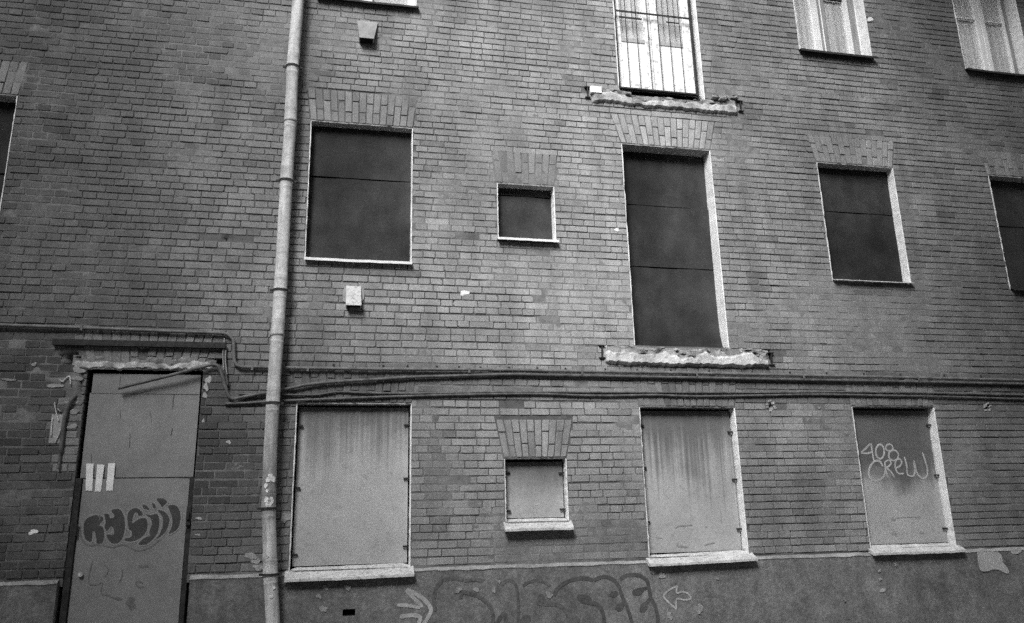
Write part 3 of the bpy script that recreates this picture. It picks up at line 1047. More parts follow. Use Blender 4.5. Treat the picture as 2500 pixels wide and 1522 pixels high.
s1 = stump(2.735, 4.62, 6.375, 6.585, 11, .040, 'broken edge of a removed balcony below the white door', (3.25, 4.15), 'scar', .05)
s2 = stump(2.715, 4.67, 3.255, 3.480, 23, .055, 'broken edge of a removed balcony below the tall doorway', (3.10, 4.15), 'concrete', .02)
for s_, pts in ((s1, ((2.70, 6.50), (4.645, 6.50))), (s2, ((2.705, 3.40), (4.685, 3.36)))):
    for x, z in pts:
        mb = MB()       # sawn-off steel joist: two flanges and a web
        mb.box(x - .032, x + .032, -.03, .03, z + .062, z + .072); mb.box(x - .032, x + .032, -.028, .03, z - .072, z - .062)
        mb.box(x - .005, x + .005, -.026, .03, z - .061, z + .061)
        mb.build('joist_stub', M['iron'], s_)
mb = MB()
for i in range(12):
    x = R.uniform(4.24, 4.6); z = 6.585 + R.uniform(-.02, .03)
    r = R.uniform(.012, .035)
    mb.box(x - r, x + r, -.04 - r * .5, .01, z - r * .5, z + r * .5, r * .2, r * .25)
mb.build('rubble', M['rubble'], s1, kind='stuff')
a_, b_ = c3(480, 722, -.03), c3(576, 786, -.03)
MB().box(a_[0], b_[0], -.05, .01, b_[1], a_[1], .006, .006).build('stone_block', M['plaster'], s1)

# ---- plinth
xs = lines(XL, XR, .05, [XL, XR, OP['door'][0] - .03, OP['door'][1] + .03, c7(570, 1430)[0], c7(643, 1430)[0]])
vz = (c7(600, 1452)[1], c7(600, 1415)[1])
zs = lines(0, 1.228, .05, [0, 1.228, vz[0], vz[1]])
vx = (c7(570, 1430)[0], c7(643, 1430)[0])
PLY = -.034
GX, GZ = np.meshgrid(xs, zs, indexing='ij')
GY = PLY + (N1(GX * 3, GZ * 3) - .5) * .008 + (N2(GX * 11, GZ * 11) - .5) * .003
xm = (xs[1:] + xs[:-1]) / 2; zm = (zs[1:] + zs[:-1]) / 2
keep = np.ones((len(xm), len(zm)), bool)
keep &= ~((xm > OP['door'][0] - .03) & (xm < OP['door'][1] + .03))[:, None]
keep &= ~(((xm > vx[0]) & (xm < vx[1]))[:, None] & ((zm > vz[0]) & (zm < vz[1]))[None, :])
ii, jj = np.nonzero(keep); nz_ = len(zs)
pb = MB()
pb.v = np.stack([GX.ravel(), GY.ravel(), GZ.ravel()], 1).tolist()
pb.f = np.stack([ii * nz_ + jj, (ii + 1) * nz_ + jj, (ii + 1) * nz_ + jj + 1, ii * nz_ + jj + 1], 1).tolist()
pb.tone = []
for dx_, sg in ((OP['door'][0] - .03, 1), (OP['door'][1] + .03, -1)):
    pb.add([(dx_, PLY - .005, 0), (dx_, .2, 0), (dx_, .2, 1.228), (dx_, PLY - .005, 1.228)], [(0, 1, 2, 3)])
plinth = pb.build('plinth', M['plinth'], B, smooth=False)
vb = MB()
a, b, c, d = vx[0], vx[1], vz[0], vz[1]
vb.add([(a, PLY - .004, c), (b, PLY - .004, c), (b, PLY - .004, d), (a, PLY - .004, d), (a, .12, c), (b, .12, c), (b, .12, d), (a, .12, d)],
       [(4, 5, 6, 7), (0, 4, 7, 3), (1, 2, 6, 5), (0, 1, 5, 4), (3, 7, 6, 2)])
vb.build('vent_hole', M['black'], plinth)
# light cement fillet on top of the plinth, between the sills and the door
for a, b in ((XL, OP['door'][0] - .03), (OP['door'][1] + .03, OP['F'][0] - .03), (OP['F'][1] + .03, OP['H'][0] - .04), (OP['H'][1] + .04, OP['I'][0] - .03), (OP['I'][1] + .03, XR)):
    n = max(6, int((b - a) / .05))
    vs = []; fs = []
    for k in range(n + 1):
        x = a + (b - a) * k / n
        j1 = (float(N1(x * 9, 2)) - .5) * .014; j2 = (float(N2(x * 13, 5)) - .5) * .012
        vs += [(x, .016, 1.262 + j1), (x, -.018 + j2 * .4, 1.250 + j1 * .6), (x, PLY - .008, 1.228 + j2), (x, PLY + .002, 1.216 + j2), (x, .016, 1.216)]
    for k in range(n):
        for j in range(5):
            j2 = (j + 1) % 5
            fs.append((5 * k + j, 5 * k + 5 + j, 5 * k + 5 + j2, 5 * k + j2))
    MB().add(vs, fs).build('ledge', M['cement_light'], plinth)

# ---- metal door with a fixed panel above
x0, x1, _, z1 = OP['door']
dr = thing('door', ((x0 + x1) / 2, 0, 0), parent=B)
dr['label'] = 'tall grey sheet metal door with spray painted lettering'
zs1, zs2 = 2.905, 2.128
YD = .045
bent_sheet(dr, x0 + .045, x1 - .022, zs1 + .002, z1 - .035, YD, 'door_sheet', .003, 31, 'upper_sheet')
bent_sheet(dr, x0 + .030, x1 - .022, zs2 + .006, zs1 + .006, YD + .006, 'door_sheet', .004, 32, 'upper_sheet')
lf = bent_sheet(dr, x0 + .060, x1 - .050, .03, zs2 - .006, YD - .004, 'door_sheet', .004, 33, 'door_leaf')
MB().box(x0 + .002, x0 + .056, YD - .03, YD + .06, .0, zs2, .003).build('frame', M['iron'], dr)
MB().box(x1 - .044, x1 - .002, YD - .02, YD + .06, .0, zs2, .003).build('frame', M['iron'], dr)
MB().box(x0 + .030, x1 - .024, YD - .004, YD + .03, zs2 - .008, zs2 + .004).build('transom', M['iron'], dr)
MB().box(x0 + .001, x1 - .001, .12, .15, 0.003, z1 - .001).build('backing_board', M['black'], dr)
lk = MB()
lx, lz0 = c6(1558, 690); _, lz1 = c6(1558, 530)
lk.box(lx - .022, lx + .020, YD - .055, YD - .035, lz0, lz1, .004)
lk.box(lx - .010, lx + .008, YD - .075, YD - .056, lz0 + .05, lz0 + .11, .004)
lk.build('lock', M['iron'], dr)
for zz in (zs2 - .45, .75):
    MB().tube([(x0 + .058, YD - .036, zz - .05), (x0 + .058, YD - .036, zz + .05)], .011, 8).build('hinge', M['iron'], dr)
kx, kz = c6(660, 1098)
MB().tube([(kx, YD - .03, kz), (kx, YD - .008, kz)], .020, 12).build('keyhole_cover', M['worn_white'], dr)
# brick returns of the door opening
for xx, s in ((x0 - .002, -1), (x1 + .002, 1)):
    mb = MB()
    z = 1.23
    while z < z1 - .05:
        e = R.uniform(-.01, .006)
        mb.box(min(xx, xx + s * .03), max(xx, xx + s * .03), .012 + e * .3, .13, z, z + .066, .004, .002, R.uniform(.8, 1.2))
        z += CH
    mb.build('jamb_edge', M['cement_light'] if s > 0 else M['mortar'], dr)
# steel angle let into the arch above the door
ax, az = c5(450, 330); bx2, bz2 = c5(1885, 352)
sa = MB()
sa.box(ax, bx2, -.055, -.002, az - .030, az - .018); sa.box(ax, bx2, -.055, -.046, az - .017, az + .025)
sa.build('steel_angle', M['iron'], B)
# mortar smeared over the foot of the door arch
def smear(fr, poly, y, name, mat, thick=.006):
    pts = [fr(*p) for p in poly]
    pts = smooth_path(pts, 4, True)
    pts = [(p[0] + R.uniform(-.004, .004), p[1] + R.uniform(-.004, .004)) for p in pts]
    mb = MB().prism(pts[::-1], y - thick, y + .012, .003)
    return mb.build(name, M[mat], B)


us = [o for o in dr.children if o.name.startswith('upper_sheet')]
scr = MB()
for o_, L, w in ((us[0], [(1003, 612), (1000, 650), (998, 690)], 5), (us[1], [(1452, 755), (1440, 810), (1437, 880)], 6), (us[1], [(1434, 1040), (1428, 1075), (1422, 1105)], 6), (us[1], [(1082, 1085), (1080, 1150), (1076, 1205)], 4), (us[1], [(998, 895), (1002, 960)], 4),
                 (us[1], [(760, 1250), (758, 1330)], 3), (us[1], [(1250, 900), (1262, 1010)], 3)):
    ribbon(scr, [c5(x, y, YD) for x, y in L], w / 3.409 / 247, SHEET[o_.name], False, 5)
scr.build('scratches', M['door_ink'], dr, kind='stuff')
ms = stump(-2.47, -1.215, 3.138, 3.262, 41, .006, '', (9, 9), 'scar', 0)
ms.name = 'mortar_smear'
ms.children[0].name = 'smear'
del ms['label']
for x, y, rx, rz in ((655, 560, .05, .03), (640, 630, .05, .022), (455, 690, .06, .02), (1735, 640, .025, .04), (1715, 700, .02, .04), (1705, 770, .02, .03), (1690, 1000, .012, .05), (600, 830, .05, .02), (620, 905, .05, .02), (600, 1030, .045, .02)):
    daub(c5, x, y, rx, rz, 'daub', 'plaster_daub', int(x * y) % 997, .004)

# ------------------------------------------------------------------ drainpipe
PD = -.135
axis_px = [(728, -60), (728, 0), (714.7, 163), (709.5, 295), (699.0, 443), (693.0, 553), (684.5, 705), (679.0, 786), (666.0, 983), (659.8, 1107), (655.6, 1242), (660, 1400), (667, 1530)]
axis = [at(x, y, PD) for x, y in axis_px]
axis[0] = (axis[1][0] + .005, 9.55)
axis.append((axis[-1][0] + .03, .12))
zz = np.array([p[1] for p in axis])[::-1]; xx = np.array([p[0] for p in axis])[::-1]
def pipe_x(z): return float(np.interp(z, zz, xx))
dp = thing('drainpipe', (pipe_x(.1), PD, 0.0), 'long zinc drainpipe with stained sections running down the brick wall', 'drainpipe')
jz = [9.5] + [at(0, 0)[1]] * 0
joint_px = [(714.7, 165), (709.5, 297), (698.5, 443), (684.5, 710), (677.5, 818), (666.0, 985), (655.6, 1242), (660, 1403)]
jz = [9.5] + [at(x, y, PD)[1] for x, y in joint_px] + [.12]
for i in range(len(jz) - 1):
    za, zb_ = jz[i], jz[i + 1]
    L = za - zb_
    prof = [(0, .0600), (.012, .0640), (.03, .0640), (.05, .0615)]
    bead = [(L - .16, .0625), (L - .150, .0665), (L - .140, .0630), (L - .128, .0665), (L - .116, .0635), (L - .03, .0650), (L - .012, .0685), (L + .015, .0690)]
    if L > .4:
        mids = [(t, .0618) for t in np.arange(.12, L - .2, .16)]
        top_b = [(.06, .0618), (.07, .0655), (.08, .062)]
        pr = prof + top_b + mids + bead
    else:
        pr = prof + [(t, .062) for t in np.arange(.08, L - .05, .05)] + [(L - .012, .067), (L + .01, .0675)]
    dent = .0012
    pts = [(pipe_x(za - t) + R.uniform(-dent, dent), PD, za - t) for t, r in pr]
    MB().tube(pts, [r for t, r in pr], 20).build('pipe_section', M['zinc'], dp, smooth=True)
for i, z in enumerate(jz[1:-1]):
    if i in (1, 4):
        continue
    x = pipe_x(z)
    mb = MB()
    n = 20
    rings = [(.074, z - .010), (.074, z + .010), (.0695, z + .010), (.0695, z - .010)]
    vs = []; fs = []
    for k in range(n):
        a = 2 * math.pi * k / n
        for r, q in rings:
            vs.append((x + r * math.cos(a), PD + r * math.sin(a), q))
    for k in range(n):
        for j in range(4):
            fs.append((4 * k + j, 4 * ((k + 1) % n) + j, 4 * ((k + 1) % n) + (j + 1) % 4, 4 * k + (j + 1) % 4))
    mb.add(vs, fs)
    mb.tube([(x, PD + .07, z), (x, .02, z)], .008, 6)
    mb.box(x + .072, x + .100, PD - .008, PD + .008, z - .011, z + .011); mb.box(x - .100, x - .072, PD - .008, PD + .008, z - .011, z + .011)
    mb.build('clamp', M['iron'], dp)
# peeled white paint spots on the lower section
pk = MB()
for fx, fy, r in [(145, 635, 14), (130, 655, 12), (160, 650, 15), (118, 690, 10), (125, 720, 8), (120, 770, 13), (150, 775, 14), (135, 800, 14), (165, 1290, 8), (150, 1340, 9), (125, 1105, 9)]:
    cx, cz = c7(fx, fy, PD - .064)
    u = cx - pipe_x(cz)
    a0 = math.asin(max(-.95, min(.95, u / .066)))
    rr = r / 2.411 / 250
    vs = []
    n = 12
    for k in range(n):
        q = rr * R.uniform(.75, 1.3)
        aa = a0 + q * math.cos(k * 2 * math.pi / n) / .066
        z = cz + q * 1.25 * math.sin(k * 2 * math.pi / n)
        vs.append((pipe_x(z) + .0678 * math.sin(aa), PD - .0678 * math.cos(aa), z))
    pk.add(vs, [tuple(range(n))])
pk.build('paint_flakes', M['white_paint'], dp, kind='stuff')


# ------------------------------------------------------------------ conduits and cables
def run(fr_pts, r, y, n=5, wob=0.0):
    pts = []
    for f, x, yy, *d in fr_pts:
        dd = d[0] if d else y
        X, Z = f(x, yy, dd)
        pts.append((X, dd, Z))
    p = smooth_path(pts, n)
    if wob:
        p = [(a, b + R.uniform(-wob, wob), c + R.uniform(-wob, wob)) for a, b, c in p]
    return p


cb = thing('steel_conduit', (3, -.03, 2.9), 'steel conduit stepping down past the door and running across the whole wall', 'conduit')
pts = run([(px_, -60, 792), (px_, 0, 794), (c5, 350, 196), (c5, 700, 208), (c5, 1300, 232), (c5, 1700, 246), (c5, 1850, 252), (c5, 1905, 268), (c5, 1938, 305), (c5, 1944, 340), (c5, 1947, 420), (c5, 1950, 470), (c5, 1962, 505), (c5, 1995, 528), (c5, 2060, 534),
           (d6, 740, 622), (d6, 940, 628), (d6, 1450, 638), (d6, 2250, 650), (px_, 1000, 902), (px_, 1240, 903.5), (px_, 1400, 907), (px_, 1670, 911), (px_, 1950, 917), (px_, 2200, 922), (px_, 2500, 929), (px_, 2650, 933), (px_, 3150, 946)], .019, -.035)
MB().tube(pts, .017, 10).build('pipe', M['conduit'], cb, smooth=True)
for f, x, y in ((d6, 730, 628), (d6, 1455, 640), (px_, 1145, 904), (px_, 1420, 909), (px_, 1700, 914), (px_, 1960, 919), (px_, 2240, 924), (px_, 200, 800)):
    X, Z = f(x, y, -.035)
    mb = MB().box(X - .010, X + .010, -.056, -.0525, Z - .03, Z + .022)
    mb.box(X - .010, X + .010, -.0522, .01, Z + .018, Z + .022)
    mb.build('clip', M['conduit'], cb)
for x in (816, 938, 1000, 1062, 1120, 1176, 1240, 1310, 1385, 1475, 1560, 1640, 1735, 1830, 1925, 2020, 2110, 2200, 2300, 2400):
    X, Z = at(x + R.uniform(-6, 6), 893 + (x - 816) * .0165)
    MB().box(X - .009, X + .009, -.012, .02, Z - .022, Z + .016, .003, .002).build('wall_plug', M['iron'], cb)

c_ = thing('armoured_cable', (0, -.03, 2.8), 'thick dark cable with a cut end hanging across the door top', 'cable')
pts = run([(c5, 985, 710, -.02), (c5, 1180, 662, -.03), (c5, 1450, 595, -.045), (c5, 1700, 528, -.05), (c5, 1770, 515, -.05), (c5, 1812, 525, -.05), (c5, 1838, 570, -.045), (c5, 1860, 640, -.04), (c5, 1880, 710, -.04), (c5, 1900, 765, -.04), (c5, 1925, 792, -.04), (c5, 1960, 800, -.04),
           (d6, 560, 1026), (d6, 700, 1000), (d6, 910, 962), (d6, 1110, 925), (d6, 1480, 850), (d6, 1900, 812), (d6, 2250, 790), (d8, 600, 1340), (d8, 1160, 1305), (d8, 1700, 1290), (d8, 2300, 1272), (px_, 1330, 916), (px_, 1450, 918), (px_, 1600, 921), (px_, 1750, 923.5), (px_, 1950, 927.5), (px_, 2200, 932), (px_, 2500, 938), (px_, 2650, 941), (px_, 3150, 953)], .02, -.032)
MB().tube(pts, .0165, 10).build('sheath', M['cable'], c_, smooth=True)

c_ = thing('black_cable', (1, -.02, 2.7), 'thin black cable sagging just above the ground floor windows', 'cable')
pts = run([(d6, 370, 1105), (d6, 640, 1095), (d6, 900, 1078), (d6, 1290, 1060), (d6, 1800, 1040), (d6, 2250, 1022), (c7, 850, 166), (c7, 1200, 156), (c7, 1543, 150), (px_, 1330, 962.5), (px_, 1420, 966), (px_, 1500, 966.5), (px_, 1600, 965), (px_, 1700, 968), (px_, 1850, 966), (px_, 2000, 963.5), (px_, 2140, 966), (px_, 2300, 969), (px_, 2500, 975), (px_, 2650, 978), (px_, 3150, 990)], .012, -.02)
MB().tube(pts, .0125, 8).build('sheath', M['cable'], c_, smooth=True)

c_ = thing('grey_cable', (0, -.02, 2.75), 'second thin cable starting behind the drainpipe and joining the black cable', 'cable')
pts = run([(d6, 550, 975), (d6, 800, 985), (d6, 1100, 985), (d6, 1400, 990), (d6, 1600, 985), (d6, 1720, 965), (d6, 1850, 950), (d6, 2050, 955), (d6, 2250, 965), (c7, 850, 147), (c7, 1050, 147), (c7, 1300, 142), (c7, 1543, 139), (px_, 1400, 958), (px_, 1600, 958.5), (px_, 1850, 959), (px_, 2140, 958), (px_, 2500, 965), (px_, 2650, 968), (px_, 3150, 980)], .010, -.016)
MB().tube(pts, .0105, 8).build('sheath', M['cable'], c_, smooth=True)

c_ = thing('loose_wires', (-1.2, -.02, 3.2), 'loose thin wires hanging at the upper right corner of the door', 'wires')
for pl in ([(1868, 295), (1862, 350), (1855, 420), (1858, 500), (1862, 560)], [(1885, 350), (1878, 440), (1880, 520), (1890, 600)]):
    pts = run([(c5, x, y) for x, y in pl], .004, -.03)
    MB().tube(pts, .0055, 6).build('wire', M['cement_light'], c_, smooth=True)
pts = run([(c5, 1878, 360), (c5, 1872, 460), (c5, 1880, 580), (c5, 1895, 690)], .01, -.022)
MB().tube(pts, .012, 8).build('wire', M['cable'], c_, smooth=True)

c_ = thing('hanging_cable', (-2.4, -.02, 2.2), 'black cable end hanging down the brickwork left of the door', 'cable')
pts = run([(c5, 640, 765, .03), (c5, 600, 800, -.03), (c5, 565, 865), (c5, 545, 930), (c5, 532, 1000), (c5, 522, 1090), (c5, 510, 1190), (c5, 498, 1290), (c5, 488, 1385)], .014, -.02)
MB().tube(pts, [.019] * (len(pts) - 8) + [.012] * 8, 8).build('sheath', M['cable'], c_, smooth=True)

c_ = thing('torn_bracket', (-2.7, -.01, 2.4), 'remains of a torn off fixture on the bricks left of the door', 'bracket')
for pl in ([(455, 830), (462, 880), (475, 940), (490, 985)], [(478, 880), (505, 905)], [(437, 960), (430, 1040), (425, 1110)], [(505, 1050), (485, 1110), (460, 1160)], [(500, 640), (520, 655), (545, 630), (580, 612), (588, 680)]):
    pts = run([(c5, x, y) for x, y in pl], .004, -.012)
    MB().tube(pts, .006, 6).build('strip', M['worn_white'], c_, smooth=True)
X, Z = c5(470, 1050)
MB().box(X - .05, X + .045, -.006, .008, Z - .13, Z + .13, .003, .006).build('plate', M['soffit'], c_)


# ------------------------------------------------------------------ ventilation hoods
def hood(poly_top, poly_bot, proud, label, fr, mat):
    (ax, ay), (bx, by) = poly_top; (cx, cy), (dx, dy) = poly_bot
    A1, A2 = fr(ax, ay, -.01), fr(bx, by, -.01); B1, B2 = fr(cx, cy, -proud), fr(dx, dy, -proud)
    z = (B1[1] + B2[1]) / 2
    t = (A1[1] + A2[1]) / 2
    o = thing('vent_hood', ((A1[0] + A2[0]) / 2, 0, z), label, 'vent', 'vent hoods on the brick wall')
    w = .008
    sh = MB()
    sh.add([(A1[0], -.012, t), (A2[0], -.012, t), (B2[0], -proud, z), (B1[0], -proud, z), (A1[0], .004, t), (A2[0], .004, t), (B2[0], .004, z), (B1[0], .004, z),
            (B1[0] + w, -proud + w, z), (B2[0] - w, -proud + w, z), (B2[0] - w, .004, z), (B1[0] + w, .004, z)],
           [(0, 3, 2, 1), (0, 1, 5, 4), (0, 4, 7, 3), (1, 2, 6, 5), (3, 8, 9, 2), (2, 9, 10, 6), (3, 7, 11, 8)])
    sh.build('hood', M[mat], o)
    MB().box(B1[0] + w, B2[0] - w, -proud + w, .003, z + .006, z + .012).build('mouth', M['black'], o)
    return o


hood([(815, 155), (968, 163)], [(832, 276), (938, 282)], .11, 'tapered sheet metal vent hood below the top left window', c2, 'conduit_grey')
hood([(326, 196), (506, 196)], [(322, 425), (512, 428)], .10, 'white box shaped vent hood set in a plaster patch below the wide boarded window', d8, 'worn_white')
X, Z = d8(415, 300)
pp = MB()
pts = smooth_path([d8(x, y) for x, y in ((300, 225), (285, 275), (288, 340), (310, 395), (500, 400), (540, 350), (553, 290), (540, 230), (500, 198), (340, 198))], 4, True)
pp.prism([(p[0] + R.uniform(-.003, .003), p[1] + R.uniform(-.003, .003)) for p in pts][::-1], -.0075, .012, .003)
pp.build('plaster_patch', M['daub'], B)


# ------------------------------------------------------------------ patches, chips, daubs on the brickwork
for k, (fr, x, y, rx, rz, mt) in enumerate([(d8, 1770, 282, .050, .032, 'white_paint'), (c4, 876, 152, .040, .036, 'white_paint'), (d2, 265, 580, .032, .018, 'white_paint'), (c5, 285, 512, .02, .02, 'daub'), (c5, 75, 640, .055, .012, 'daub'),
                                            (c5, 1905, 1160, .02, .018, 'daub'), (c6, 275, 745, .035, .022, 'plaster'), (c6, 2080, 945, .06, .03, 'cement_light'), (c6, 2120, 985, .035, .03, 'cement_light'), (c6, 2140, 1040, .05, .025, 'cement_light'),
                                            (c6, 1640, 768, .022, .012, 'daub'), (c6, 1650, 632, .03, .012, 'daub'), (d1, 360, 232, .02, .018, 'cement_light'), (c7, 235, 880, .04, .05, 'cement_light')]):
    daub(fr, x, y, rx, rz, mt, 'plaster_daub', 200 + k, .005)
for k, (x, y) in enumerate([(80, 215), (1352, 225)]):
    X, Z = d1(x, y)
    mb = MB()
    for q in range(9):
        a = q * 6.283 / 9 + R.uniform(-.5, .5)
        rr_ = R.uniform(.026, .058)
        cx, cz = X + rr_ * math.cos(a), Z + rr_ * math.sin(a) - .008
        s = R.uniform(.009, .017)
        mb.box(cx - s, cx + s, -.005, .012, cz - s * .8, cz + s * .8, .003, .003)
    mb.build('chipped_plaster', M['daub'], B)

# patches on the plinth
def plinth_patch(fr, poly, mat, name='paint_patch'):
    pts = smooth_path([fr(*p, PLY) for p in poly], 4, True)
    pts = [(p[0] + R.uniform(-.004, .004), p[1] + R.uniform(-.004, .004)) for p in pts]
    MB().prism(pts, PLY - .0065, PLY + .004).build(name, M[mat], plinth)


plinth_patch(d1, [(1298, 1075), (1350, 1072), (1425, 1088), (1440, 1140), (1475, 1185), (1468, 1208), (1400, 1185), (1320, 1195), (1300, 1150)], 'soffit')
plinth_patch(d1, [(1492, 1068), (1545, 1060), (1548, 1082), (1515, 1096), (1492, 1088)], 'soffit')
plinth_patch(d1, [(722, 1305), (745, 1292), (750, 1310), (722, 1320)], 'soffit')
pm = MB()
for fr, x, y, r in ((c7, 455, 1415, .03), (c7, 430, 1340, .02), (c7, 600, 1290, .025), (c7, 470, 1290, .02), (d1, 810, 1155, .018), (d1, 715, 1190, .018), (d1, 720, 1240, .016), (d1, 510, 1358, .02),
                    (d7, 600, 165, .025), (d7, 720, 165, .022), (d7, 835, 165, .022), (d7, 870, 110, .015), (d7, 1205, 200, .03), (d7, 1960, 70, .03), (d7, 1900, 45, .022), (d7, 2215, 290, .035), (d7, 2010, 340, .03), (d7, 2330, 90, .014)):
    X, Z = fr(x, y, PLY)
    blob(pm, X, Z, r, r * 1.1, PLY - .0065, int(x + y), .5)
pm.build('paint_flakes', M['cement_light'], plinth, kind='stuff')

# ------------------------------------------------------------------ spray paint on the plinth
GYP = lambda x_, z_: PLY + (float(N1(x_ * 3, z_ * 3)) - .5) * .008 + (float(N2(x_ * 11, z_ * 11)) - .5) * .003 - .0028
gr = MB()
K = 1 / 2.738 / 244
S7 = lambda L: [d7(x, y, PLY) for x, y in L]
for L, w in (([(640, 105), (700, 98), (765, 102)], 22), ([(615, 225), (622, 185), (670, 190), (730, 208), (800, 260), (830, 330), (828, 395)], 24), ([(850, 400), (880, 350), (910, 330), (915, 395)], 26),
             ([(445, 310), (438, 220), (455, 150), (500, 100), (570, 90), (635, 100)], 24), ([(885, 135), (930, 102), (970, 115), (990, 160), (1000, 260), (1000, 395)], 20),
             ([(1030, 142), (1080, 110), (1150, 105), (1215, 140)], 18), ([(1135, 215), (1150, 255), (1200, 262), (1260, 265), (1310, 300), (1335, 350), (1340, 400)], 24), ([(1020, 395), (1050, 350), (1078, 360)], 34)):
    ribbon(gr, S7(L), w * K, GYP)
for x, y, rx, rz, ro in ((1150, 235, 28, 38, 0), (1370, 375, 40, 25, .3), (1040, 375, 40, 22, .3)):
    X, Z = d7(x, y, PLY)
    blob(gr, X, Z, rx * K, rz * K, GYP, int(x), .15, 18, ro)
gr.build('graffiti_letters', M['paint_fade'], plinth)
gr = MB()
for L, w in (([(1235, 205), (1260, 160), (1310, 120), (1380, 92), (1450, 88), (1500, 102)], 24), ([(1400, 200), (1420, 235), (1470, 250), (1530, 265), (1565, 320), (1575, 400)], 26),
             ([(1505, 100), (1570, 78), (1630, 95), (1670, 140), (1690, 200), (1725, 280), (1750, 350), (1758, 400)], 24), ([(1660, 175), (1600, 205)], 14), ([(1705, 255), (1665, 275), (1655, 300)], 22),
             ([(1680, 95), (1730, 68), (1800, 68), (1855, 100), (1872, 150), (1885, 215), (1915, 280), (1932, 350), (1930, 400)], 26), ([(1870, 150), (1830, 160), (1785, 175)], 20), ([(1890, 215), (1855, 255), (1830, 290)], 22)):
    ribbon(gr, S7(L), w * K, GYP)
for x, y, rx, rz, ro in ((1450, 228, 45, 26, -.25), (1800, 178, 42, 24, .25), (1838, 282, 36, 26, .9), (1640, 195, 30, 18, .3), (1680, 285, 28, 20, .6)):
    X, Z = d7(x, y, PLY)
    blob(gr, X, Z, rx * K, rz * K, GYP, int(x), .12, 18, ro)
gr.build('graffiti_letters', M['paint_dark'], plinth)
gr = MB()
for L, w in (([(250, 165), (310, 190), (375, 235), (415, 290), (405, 335), (365, 400)], 26), ([(250, 170), (295, 215), (345, 262), (350, 285)], 22), ([(345, 285), (270, 272), (188, 265)], 22), ([(208, 345), (290, 335), (345, 350), (330, 400)], 26)):
    ribbon(gr, S7(L), w * K, GYP)
gr.build('graffiti_arrow', M['paint_light'], plinth)
gr = MB()
for L, w in (([(2062, 140), (2010, 165), (1972, 205), (2005, 250), (2058, 295)], 13), ([(2062, 140), (2058, 185), (2100, 178), (2140, 195), (2150, 225), (2105, 232), (2058, 228), (2056, 295)], 12)):
    ribbon(gr, S7(L), w * K, GYP)
gr.build('graffiti_arrow', M['paint_light'], plinth)

# ------------------------------------------------------------------ lettering on the door
LY = SHEET[lf.name]
LY0 = lambda x_, z_: LY(x_, z_) + .0006
P6 = lambda L: [c6(x, y, YD) for x, y in L]
letters = [
    [(695, 700), (705, 655), (735, 625), (790, 605), (815, 612), (815, 640), (830, 640), (835, 615), (855, 622), (855, 650), (815, 685), (850, 700), (865, 740), (862, 800), (845, 835), (805, 838), (800, 800), (790, 745), (770, 735), (765, 790), (755, 825), (720, 810), (698, 770)],
    [(868, 600), (900, 595), (915, 630), (945, 625), (950, 600), (930, 580), (935, 560), (985, 555), (1015, 580), (1035, 640), (1035, 720), (1020, 785), (985, 830), (940, 838), (905, 815), (885, 770), (920, 765), (945, 765), (945, 720), (925, 695), (900, 720), (885, 735), (870, 700), (880, 660)],
    [(1060, 600), (1085, 560), (1130, 545), (1165, 565), (1185, 590), (1175, 605), (1150, 605), (1140, 580), (1115, 590), (1100, 640), (1100, 670), (1160, 635), (1205, 630), (1222, 660), (1220, 720), (1190, 770), (1150, 800), (1100, 820), (1040, 815), (1045, 795), (1080, 790), (1095, 770), (1090, 730), (1070, 720), (1060, 660)],
    [(1210, 600), (1250, 605), (1300, 595), (1320, 630), (1318, 700), (1300, 760), (1260, 810), (1210, 845), (1150, 845), (1190, 800), (1230, 780), (1250, 780), (1240, 740), (1260, 680), (1250, 630)],
    [(1185, 520), (1215, 525), (1240, 555), (1215, 555), (1190, 545)], [(1262, 505), (1285, 515), (1290, 545), (1270, 540)],
    [(1310, 565), (1360, 575), (1395, 610), (1405, 650), (1385, 720), (1350, 765), (1300, 800), (1330, 750), (1350, 690), (1350, 620)],
    [(1300, 470), (1350, 468), (1385, 490), (1370, 515), (1345, 535), (1325, 510)],
    [(1395, 530), (1440, 520), (1475, 540), (1495, 590), (1495, 650), (1475, 710), (1440, 740), (1400, 758), (1425, 700), (1430, 640), (1410, 570)],
]
K6 = 1 / 3.394 / 247
halo = MB()
for L in letters:
    ribbon(halo, P6(L), 26 * K6, LY, True, 4)
halo.build('graffiti_outline', M['paint_halo'], dr)
ink = MB()
for i, L in enumerate(letters):
    p = smooth_path(P6(L), 4, True)
    ink.add([(a, LY(a, b) - .0022 - .0001 * i, b) for a, b in p], [tuple(range(len(p)))])
ink.build('graffiti_letters', M['door_ink'], dr)
sc_ = MB()
for L, w in (([(670, 690), (672, 780), (705, 838), (760, 858), (800, 848), (880, 862), (940, 872), (1010, 852), (1060, 862), (1130, 897), (1200, 890), (1270, 855), (1335, 800)], 10),
             ([(770, 985), (745, 1080), (738, 1170), (800, 1182), (850, 1165), (838, 1250), (900, 1272), (970, 1305)], 8), ([(1010, 1050), (1015, 1105), (985, 1170)], 8), ([(1185, 1170), (1150, 1150), (1128, 1175), (1160, 1205), (1190, 1195)], 9), ([(860, 1010), (900, 1060), (870, 1120)], 6)):
    ribbon(sc_, P6(L), w * K6, LY0)
for x, y, rx, rz in ((1085, 1335, 38, 40), (985, 1300, 18, 14), (1185, 1030, 30, 14)):
    X, Z = c6(x, y, YD)
    blob(sc_, X, Z, rx * K6, rz * K6, LY0, int(x), .5)
sc_.build('graffiti_scribble', M['door_scribble'], dr)

